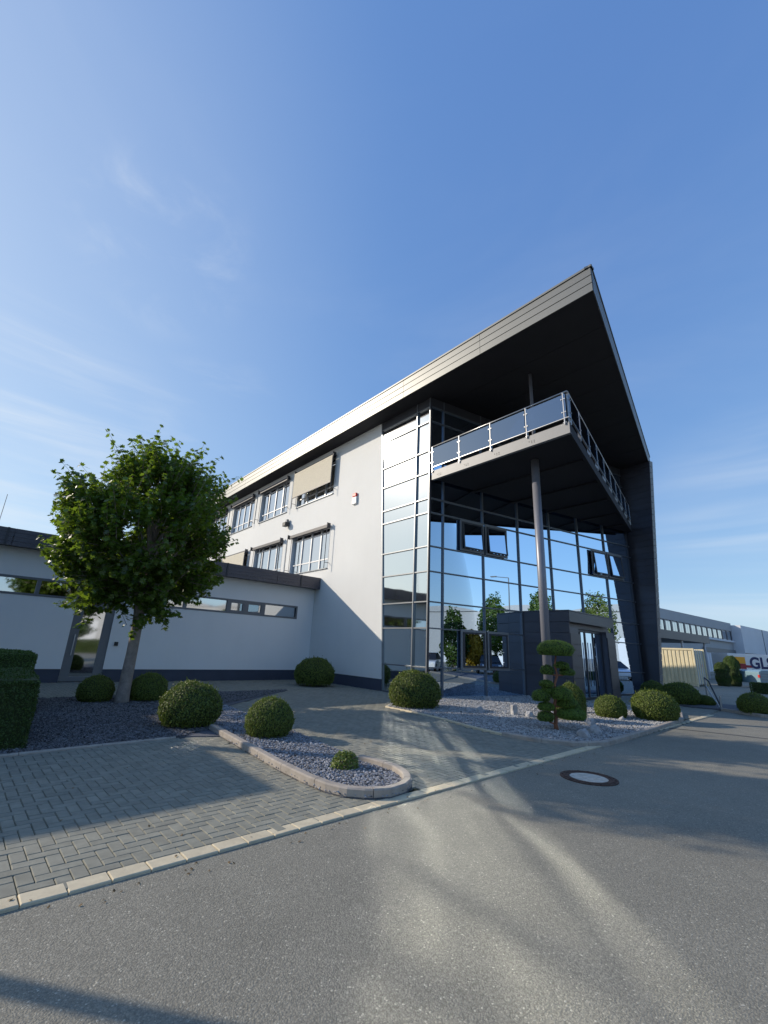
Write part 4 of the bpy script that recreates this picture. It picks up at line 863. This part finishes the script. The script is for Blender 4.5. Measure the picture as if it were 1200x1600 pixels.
# rocks in the bed
def rock(x, y, r, h, label, seed):
    me = bpy.data.meshes.new('rock'); import bmesh
    bm = bmesh.new(); bmesh.ops.create_icosphere(bm, subdivisions=3, radius=1)
    for v in bm.verts:
        c = v.co.copy(); f = 1+.35*mnoise.noise(c*1.1+Vector((seed, 0, 0)))+.12*mnoise.noise(c*3+Vector((0, seed, 0)))
        c = c*f; c.x = max(min(c.x, .8), -.75); c.z = min(c.z, .72); v.co = Vector((c.x*r, c.y*r*.8, c.z*h))
    bm.to_mesh(me); bm.free(); me.materials.append(M['rock']); o = link('rock', me, None, (x, y, .04+h*.3), (seed*.3, .2*seed, seed)); tag(o, label, 'rock', 'pale rocks in the gravel bed')
for r in ((2.54, 13.14, .10, .12, 'pale pointed rock nearest the big sunlit ball, left of a pair'), (2.90, 13.25, .13, .10, 'flat pale rock, right one of the pair in the sunlit gravel'), (3.85, 16.2, .17, .10, 'pale rock close to the glass facade, left of two'), (4.5, 16.2, .15, .08, 'pale rock close to the vestibule wall, right of two'), (4.05, 12.6, .14, .12, 'pale rock left of the cloud pruned tree, beyond the column foot'), (4.30, 9.93, .14, .17, 'upright pale pointed rock just right of the cloud pruned trunk'), (4.75, 10.45, .18, .11, 'low flat rock beside the upright one near the kerb'), (6.62, 12.85, .09, .07, 'small pebble like rock in front of the half shaded ball'), (5.2, 11.55, .2, .10, 'flat dark rock behind the cloud tree pads'), (3.75, 12.9, .11, .26, 'upright grey stone behind the left pads of the cloud tree')): rock(*r, random.uniform(0, 9))

# manhole
e = empty('manhole_cover', (3.02, 6.93, 0), 'round manhole with rusty iron ring and pale concrete centre in the asphalt', 'manhole')
mb = MB(); n = 40
def ring(mb, r0_, r1_, z0, z1, cx=0, cy=0, n=40):
    k = len(mb.v)
    for i in range(n):
        a = 2*math.pi*i/n
        for r, z in ((r0_, z0), (r0_, z1), (r1_, z1), (r1_, z0)): mb.v.append((cx+r*math.cos(a), cy+r*math.sin(a), z))
    for i in range(n):
        j = (i+1) % n
        for a in range(3): mb.f.append((k+4*i+a, k+4*i+a+1, k+4*j+a+1, k+4*j+a))
    return mb
ring(mb, .25, .375, 0, .012); o = mb.build('iron_ring', M['rust']); o.parent = e
mb = ring(MB(), .30, .325, .012, .018); o = mb.build('raised_rib', M['rust']); o.parent = e
mb = MB().tube([(0, 0, 0), (0, 0, .008)], .25, 40); o = mb.build('lid', M['lid']); o.parent = e
for i in range(16):
    mb = MB(); a = 2*math.pi*i/16; mb.tube([(.34*math.cos(a), .34*math.sin(a), .010), (.34*math.cos(a), .34*math.sin(a), .019)], .014, 8); o = mb.build('stud', M['rust']); o.parent = e

# handrail posts by the walk
e = empty('handrail', (12.6, 18.0, .05), 'low steel handrail sloping beside the bushes right of the entrance walk', 'handrail')
mb = MB(); mb.tube([(13.0, 18.5, .05), (13.0, 18.5, 1.05)], .03, 8); mb.build('post', M['steel'], e); mb = MB(); mb.tube([(12.35, 16.95, .05), (12.35, 16.95, .5)], .03, 8); mb.build('post', M['steel'], e)
mb = MB(); mb.tube([(13.0, 18.5, 1.05), (12.85, 18.1, .95), (12.35, 16.95, .12)], .028, 8); mb.build('rail', M['darkframe'], e)
mb = MB(); mb.tube([(13.0, 18.5, .75), (12.4, 17.1, .1)], .02, 8); mb.build('rail', M['steel'], e)

# ---------------------------------------------------------------- far side of the yard
FB = Frame((38.93, 64.22), 38.1)
e = empty('warehouse_office', FB.p(20, 0, 0), 'long grey two storey commercial building behind the yard with a ribbon of windows', 'building')
mb = MB(); FB.box(mb, -25, 36, -14, -.1, 0, 9.05); mb.build('wall', M['farw'], e)
mb = MB(); FB.box(mb, 36.02, 56, -14, 1.6, 0, 8.75); mb.build('end_block', M['farl'], e)
mb = MB(); FB.box(mb, 50.6, 50.75, 1.6, 1.68, 3.6, 8.7); FB.box(mb, 36.0, 56.1, 1.6, 1.72, 3.5, 3.75); mb.build('panel_joint', M['grey'], e)
mb = MB(); FB.box(mb, -25, 36, -.1, .12, 7.6, 9.1); mb.build('parapet', M['farw'], e)
mb = MB(); FB.box(mb, -25, 36, -.1, .35, 5.55, 5.85); mb.build('ledge', M['farl'], e)
for k in range(22):
    t = -21.5+2.6*k
    if t > 33.6: break
    mb = MB(); FB.box(mb, t, t+1.9, -.05, .02, 5.9, 7.5); w_ = mb.build('window', M['wframe'], e)
    for q in (0, 1): mb = MB(); FB.box(mb, t+.12+q*.87, t+.12+q*.87+.78, .02, .05, 6.02, 7.38); mb.build('pane', M['wglass'], w_)
    mb = MB(); FB.box(mb, t+1.95, t+2.5, -.1, .1, 5.86, 7.6); mb.build('pier', M['fin'], e)
mb = MB()
for k in range(9): FB.box(mb, 20+1.35*k, 20+1.35*k+1.2, -.1, .1, .3, 3.4)
mb.build('loading_door', M['farl'], e)
mb = MB(); FB.box(mb, 19, 36, .1, .18, 3.42, 4.2); mb.build('sign_band', M['grey'], e)
mb = MB(); FB.box(mb, -30, -8.7, -.1, 9.0, 3.75, 4.55); mb.build('canopy', M['fin'], e)
for t in (-28, -22, -16, -9.3): mb = MB(); mb.tube([FB.p(t, 0, 8.6), FB.p(t, 3.76, 8.6)], .12, 10); mb.build('canopy_post', M['farl'], e)
# container
CT = Frame((22.75, 33.08), B0, -1); e = empty('shipping_container', CT.p(3, 0, -1.2), 'cream corrugated shipping container standing behind the black side fin', 'container')
mb = MB(); CT.box(mb, .12, 5.94, -2.3, -.06, .15, 2.5); mb.build('body', M['cream'], e)
mb = MB(); n = 22; a0 = .16; pitch = (5.9-.16)/n
for k in range(n): CT.box(mb, a0+k*pitch, a0+k*pitch+pitch*.55, -.06, -.02, .2, 2.42)
mb.build('corrugation', M['cream'], e)
for s in (0, 5.94):
    for o_ in (-.12, -2.44): mb = MB(); CT.box(mb, s, s+.12, o_, o_+.12, 0, 2.59); mb.build('corner_post', M['cream'], e)
for o_ in (-.1, -2.44):
    for z in (.02, 2.46): mb = MB(); CT.box(mb, .12, 5.94, o_, o_+.1, z, z+.12); mb.build('side_rail', M['cream'], e)
mb = MB(); EF = Frame((22.75, 33.08), A0); EF.box(mb, .12, 1.2, -.08, -.03, .15, 2.45); EF.box(mb, 1.24, 2.32, -.08, -.03, .15, 2.45); mb.build('door', M['cream'], e)
for t in (.35, .9, 1.5, 2.05): mb = MB(); mb.tube([EF.p(t, .1, .0), EF.p(t, 2.5, .0)], .025, 6); mb.build('lock_rod', M['farl'], e)
mb = MB(); EF.box(mb, 1.5, 1.75, -.025, -.01, 1.3, 1.5); mb.build('label_plate', M['red'], e)
# dark columnar shrubs
def blobtree(x, y, rx, h, z0, label, cat, m, n, leaf, name='columnar_shrub', group=None, trunk=True, lump=.16, coren=.8, taper=.4):
    e = empty(name, (x, y, 0), label, cat, group); d = rnd_unit(n)
    lp = 1+lump*2*fbm(d, 2.0, x+y)
    P = d*lp[:, None]*(rng.uniform(.55, 1.05, n)**.6)[:, None]; hz = (h-z0)/2
    tp = 1-taper*np.clip(P[:, 2], -.2, 1); P = P*np.array([rx, rx, hz])*np.stack([tp, tp, np.ones(n)], 1)+np.array([0, 0, z0+hz])
    link('crown', cards(P, d, leaf, m, 'crown', .8, asp=.7), e)
    if trunk: mb = MB().tube([(0, 0, 0), (.03, 0, z0+hz*.6), (0, 0, z0+hz*1.4)], [rx*.09+.03, rx*.07+.02, .01], 8); o = mb.build('trunk', M['bark']); o.parent = e
    return e
n = 6000; d = rnd_unit(n); cp = d.copy(); cp[:, 2] = np.sign(d[:, 2])*np.abs(d[:, 2])**.45; cp[:, :2] *= (np.clip(1-np.abs(cp[:, 2])**3.2, 0, 1)**.5/np.maximum(np.linalg.norm(d[:, :2], axis=1), .05))[:, None]
cp *= (1+.06*fbm(cp, 2.5, 4))[:, None]; cl = cards(cp*np.array([1, 1, .5])+np.array([0, 0, .5]), d, .10, M['hedge'], 'foliage', .9)
mb = MB().tube([(0, 0, 0), (0, 0, .05), (0, 0, .5), (0, 0, .85), (0, 0, .95)], [.7, .86, .9, .75, .3], 16); cm = mb.mesh('twig_mass', M['boxcore'], smooth=True)
for x, y, r_, h_, lb in ((26.6, 35.8, .50, 1.70, 'shorter dark columnar evergreen in front of the delivery truck'), (27.95, 36.5, .54, 2.20, 'taller dark columnar evergreen in front of the delivery truck')):
    e = empty('columnar_shrub', (x, y, 0), lb, 'shrub', 'dark columnar evergreens by the truck')
    link('foliage', cl, e, (0, 0, 0), None, (r_, r_, h_)); link('twig_mass', cm, e, (0, 0, 0), None, (r_, r_, h_))
hedge_block(24.5, 27.2, 2.2, .5, .6, R(-45), M['hedge'], 'low dark hedge at the far right in front of the pale blue van', dens=900, leaf=.08)
# delivery truck with lettering
TR = Frame((37.75, 49.6), 3); e = empty('delivery_truck', TR.p(4, 0, -1), 'white parcel delivery truck with dark blue lettering and an orange yellow square', 'truck')
mb = MB(); TR.box(mb, 0, 9.5, -2.3, 0, .85, 2.75); bevel(mb.build('cargo_box', M['white'], e), .04)
mb = MB(); TR.box(mb, .2, 11.8, -2.0, -.3, .45, .8); mb.build('chassis', M['black'], e)
mb = MB(); TR.box(mb, 9.8, 11.8, -2.2, -.1, .5, 2.4); bevel(mb.build('cab', M['white'], e), .15, 3)
for t in (1.8, 3.0, 10.8):
    mb = MB(); mb.tube([TR.p(t, .45, -.28), TR.p(t, .45, .0)], .45, 20); mb.build('wheel', M['tyre'], e)
mb = MB(); TR.box(mb, .35, 1.9, .003, .012, 1.75, 2.42); mb.build('logo_square', M['yel'], e)
mb = MB(); TR.box(mb, .35, 1.9, .003, .012, 1.2, 1.74); TR.box(mb, 1.9, 2.6, .003, .012, 1.35, 1.60); mb.build('logo_bar', M['dred'], e)
def lettering(body, fr, a, z, size, m, parent, out=.01, name='lettering', bold=.0):
    cu = bpy.data.curves.new('t', 'FONT'); cu.body = body; cu.size = size; cu.extrude = .004; cu.offset = bold; tmp = bpy.data.objects.new('t', cu); COL.objects.link(tmp)
    dg = bpy.context.evaluated_depsgraph_get(); me = bpy.data.meshes.new_from_object(tmp.evaluated_get(dg)); bpy.data.objects.remove(tmp)
    mt = Matrix.Translation(fr.p(a, z, out)-wloc(parent)) @ Matrix(((fr.u.x, 0, fr.n.x, 0), (fr.u.y, 0, fr.n.y, 0), (0, 1, 0, 0), (0, 0, 0, 1)))
    me.transform(mt); me.materials.clear(); me.materials.append(m); o = link(name, me, parent); return o
lettering('GLS', TR, 2.35, 1.32, 1.60, M['navy'], e, .012, bold=.05)
# pale blue van in front of it
PV = Frame((28.55, 34.7), 6); e = empty('parked_van', PV.p(2, 0, -.8), 'pale blue van parked in front of the lettered delivery truck', 'van')
body = [(0, .35), (0, 1.15), (.25, 1.28), (2.9, 1.35), (3.3, 1.3), (4.1, .95), (4.6, .85), (4.7, .4)]
def side_extrude(fr, prof, o0, o1, mb):
    n = len(prof); vs = [fr.p(a, z, o0) for a, z in prof]+[fr.p(a, z, o1) for a, z in prof]
    fs = [tuple(range(n)), tuple(range(n, 2*n))[::-1]]+[(i, n+i, n+(i+1) % n, (i+1) % n) for i in range(n)]
    return mb.add(vs, fs)
bevel(side_extrude(PV, body, -1.7, 0, MB()).build('body', M['pblue'], e), .04, 3)
mb = MB()
for z in (.6, .8, 1.0): PV.box(mb, .1, 3.0, .0, .02, z, z+.03)
mb.build('trim_strip', M['grey'], e); mb = MB(); PV.box(mb, 3.1, 3.75, .003, .012, .95, 1.2); mb.build('side_window', M['black'], e)
for t in (.9, 3.8): mb = MB(); mb.tube([PV.p(t, .33, -.2), PV.p(t, .33, .02)], .32, 20); mb.build('wheel', M['tyre'], e)
mb = MB(); PV.box(mb, -.03, .06, -.12, .01, .75, .95); mb.build('taillight', M['red'], e)

# ---------------------------------------------------------------- right-hand surroundings, seen mirrored in the glass
HF = Frame((50, -40), 84, -1); e = empty('warehouse_hall', (56, 0, 0), 'large pale grey hall with low arched roof bays across the yard', 'building')
mb = MB().box(52, 95, -48, 27, 0, 7.5); mb.build('wall', M['hall'], e)
for k in range(6):
    y0, y1 = -47.5+12.4*k, -47.5+12.4*(k+1)-.3; mb = MB(); n = 14; prof = [(y0+(y1-y0)*i/n, 7.5+.9*math.sin(math.pi*i/n)) for i in range(n+1)]
    vs = [(51.8, y, z) for y, z in prof]+[(95, y, z) for y, z in prof]; fs = [(i, i+1, n+2+i, n+1+i) for i in range(n)]+[tuple(range(n+1))[::-1]]
    mb.add(vs, fs).build('roof_bay', M['farw'], e)
for k in range(9): mb = MB().box(51.9, 52, -44+8*k, -40+8*k, .1, 4.2); mb.build('roller_door', M['farl'], e)
for args in ((25.5, 8.3, 1.15, 5.2, .3, 'green columnar hornbeam across the yard', M['hedge'], .25), (27.2, 11.4, 1.3, 6.6, 1.4, 'dark round headed tree across the yard beside the lamp', M['maple'], .1), (31.5, 14.8, 1.3, 7.6, 1.6, 'tallest dark tree across the yard', M['maple'], .1), (39.5, 19.0, 1.8, 8.2, 1.8, 'pale green airy tree beyond the tallest dark one', M['box'], .1), (26.5, 9.6, .9, 3.4, .4, 'golden yellow autumn shrub beside the hornbeam', M['yellow'], .1), (24.0, 5.0, 1.2, 5.0, 1.2, 'round headed tree at the south end of the car row', M['maple'], .1)):
    x, y, r, h, z0, lb, m_, tp = args; blobtree(x, y, r, h, z0, lb, 'tree', m_, 3800, .24, name='yard_tree', group='trees across the yard', taper=tp)
e = empty('street_lamp', (29.3, 12.4, 0), 'tall slim street lamp with flat head across the yard', 'street lamp')
mb = MB(); mb.tube([(29.3, 12.4, 0), (29.3, 12.4, 8.6)], [.09, .05], 10); mb.build('pole', M['grey'], e); mb = MB(); mb.tube([(29.3, 12.4, 8.6), (29.2, 11.2, 8.75)], .035, 8); mb.box(29.05, 29.35, 10.7, 11.3, 8.72, 8.80); mb.build('lamp_arm', M['grey'], e)
# street lamp left of the picture whose shadow crosses the foreground
e = empty('street_lamp', (-7.35, 3.72, 0), 'street lamp standing left of the picture by the road', 'street lamp')
mb = MB(); mb.tube([(-7.35, 3.72, 0), (-7.35, 3.72, 6.5)], [.075, .05], 12); mb.build('pole', M['grey'], e, smooth=True); mb = MB(); mb.tube([(-7.35, 3.72, 6.5), (-6.6, 3.0, 6.6)], .035, 8); mb.box(-6.9, -6.3, 2.7, 3.1, 6.56, 6.64); mb.build('lamp_arm', M['grey'], e)
def car(x, y, ang, m, label):
    f = Frame((x, y), ang); e = empty('parked_car', (x, y, 0), label, 'car', 'cars parked across the yard')
    prof = [(-2.1, .3), (-2.15, .62), (-2.0, .88), (-1.55, .95), (1.0, .93), (1.9, .80), (2.15, .62), (2.12, .3)]
    bevel(side_extrude(f, prof, -.88, .88, MB()).build('body', m, e), .08, 3)
    top = [(-1.85, .93), (-1.35, 1.38), (-.5, 1.47), (.3, 1.42), (1.15, .93)]
    mb = MB(); n = len(top); vs = [f.p(a, z, .82-(z-.93)*.35) for a, z in top]+[f.p(a, z, -.82+(z-.93)*.35) for a, z in top]
    mb.add(vs, [tuple(range(n)), tuple(range(n, 2*n))[::-1]]+[(i, n+i, n+(i+1) % n, (i+1) % n) for i in range(n)]).build('window_band', M['black'], e)
    mb = MB(); q = [(-1.3, 1.385), (-.5, 1.475), (.3, 1.425)]
    vs = [f.p(a, z+.01, .67) for a, z in q]+[f.p(a, z+.01, -.67) for a, z in q]+[f.p(a, z+.04, .62) for a, z in q]+[f.p(a, z+.04, -.62) for a, z in q]
    mb.add(vs, [(6, 7, 10, 9), (7, 8, 11, 10), (0, 1, 7, 6), (1, 2, 8, 7), (4, 3, 9, 10), (5, 4, 10, 11)]).build('roof', m, e)
    for s in (-1.3, 1.32):
        for o_ in (-.9, .7): mb = MB(); mb.tube([f.p(s, .32, o_), f.p(s, .32, o_+.2)], .32, 18); w = mb.build('wheel', M['tyre'], e); mb = MB(); mb.tube([f.p(s, .32, o_-.01), f.p(s, .32, o_+.21)], .2, 12); mb.build('rim', M['rim'], w)
    for o_ in (-.7, .55): mb = MB(); f.box(mb, 2.08, 2.17, o_, o_+.2, .6, .74); mb.build('headlight', M['white'], e); mb = MB(); f.box(mb, -2.17, -2.08, o_, o_+.2, .65, .85); mb.build('taillight', M['red'], e)
car(20.5, 3.5, 160, mat('silver_car_paint', (.5, .52, .55), .3, metal=.6, coat=1), 'silver car at the near end of the car row')
car(22.5, 7.2, 165, mat('white_car_paint', (.78, .78, .78), .3, coat=1), 'white car in the middle of the car row')
car(24.6, 11.6, 160, mat('black_car_paint', (.02, .02, .025), .25, coat=1), 'black car in the car row under the dark tree')
car(30.5, 20.5, 150, mat('white_van_paint', (.8, .8, .8), .3, coat=1), 'white car at the far end of the yard')
car(6.4, -2.0, 40, mat('dark_car_paint', (.025, .03, .04), .25, coat=1), 'dark car parked on the near side of the road')
hedge_block(11.0, -5.6, 6, .6, 1.2, R(42), M['hedge'], 'long clipped hedge on the near side of the road', dens=900, leaf=.07)
for x, y, h in ((14.5, -8.5, 3.4), (11.5, -11.5, 4.2), (19, -9, 3)): blobtree(x, y, 1.7, h, 1.3, {3.4: 'middle green tree behind the long hedge', 4.2: 'tallest green tree behind the long hedge', 3: 'shortest green tree behind the long hedge'}[h], 'tree', M['hedge'], 2500, .26, name='roadside_tree', group='trees behind the long hedge', taper=.1)
# distant trees at the far right and left horizon
blobtree(88, 100, 5.5, 8.5, 1.0, 'green trees at the far right beyond the grey building', 'tree', M['hedge'], 2500, .7, name='distant_tree', taper=.1)
e = blobtree(-24.5, 30.5, 1.3, 8.3, 6.0, 'bare topped tree just visible over the annex roof', 'tree', M['maple'], 160, .22, name='distant_tree', taper=.1)
blobtree(-12.3, 9.4, 1.5, 9.8, 6.3, 'street tree left of the picture between the hedge and the annex wing', 'tree', M['maple'], 5200, .2, name='street_tree', taper=.15, lump=.2)
# fallen leaves and crumbs along the kerb and on the paving
n = 240; a_ = rng.uniform(-3, 14, n); o_ = np.where(rng.random(n) < .6, rng.normal(-.12, .10, n), rng.uniform(.3, 4, n)); px_ = np.array([kxy(a, b) for a, b in zip(a_, o_)])
P = np.column_stack([px_, np.where(o_ > .16, .025, np.where(o_ > 0, .026, .006))]); lv = cards(P, np.tile([0, 0, 1.], (n, 1)), .028, mat('dry_leaf', (.16, .10, .04), .8, island=.5), 'fallen_leaves', .35, asp=.7)
o = link('fallen_leaves', lv); tag(o, 'small dry leaves and crumbs scattered along the kerb and paving', 'leaves', kind='stuff')
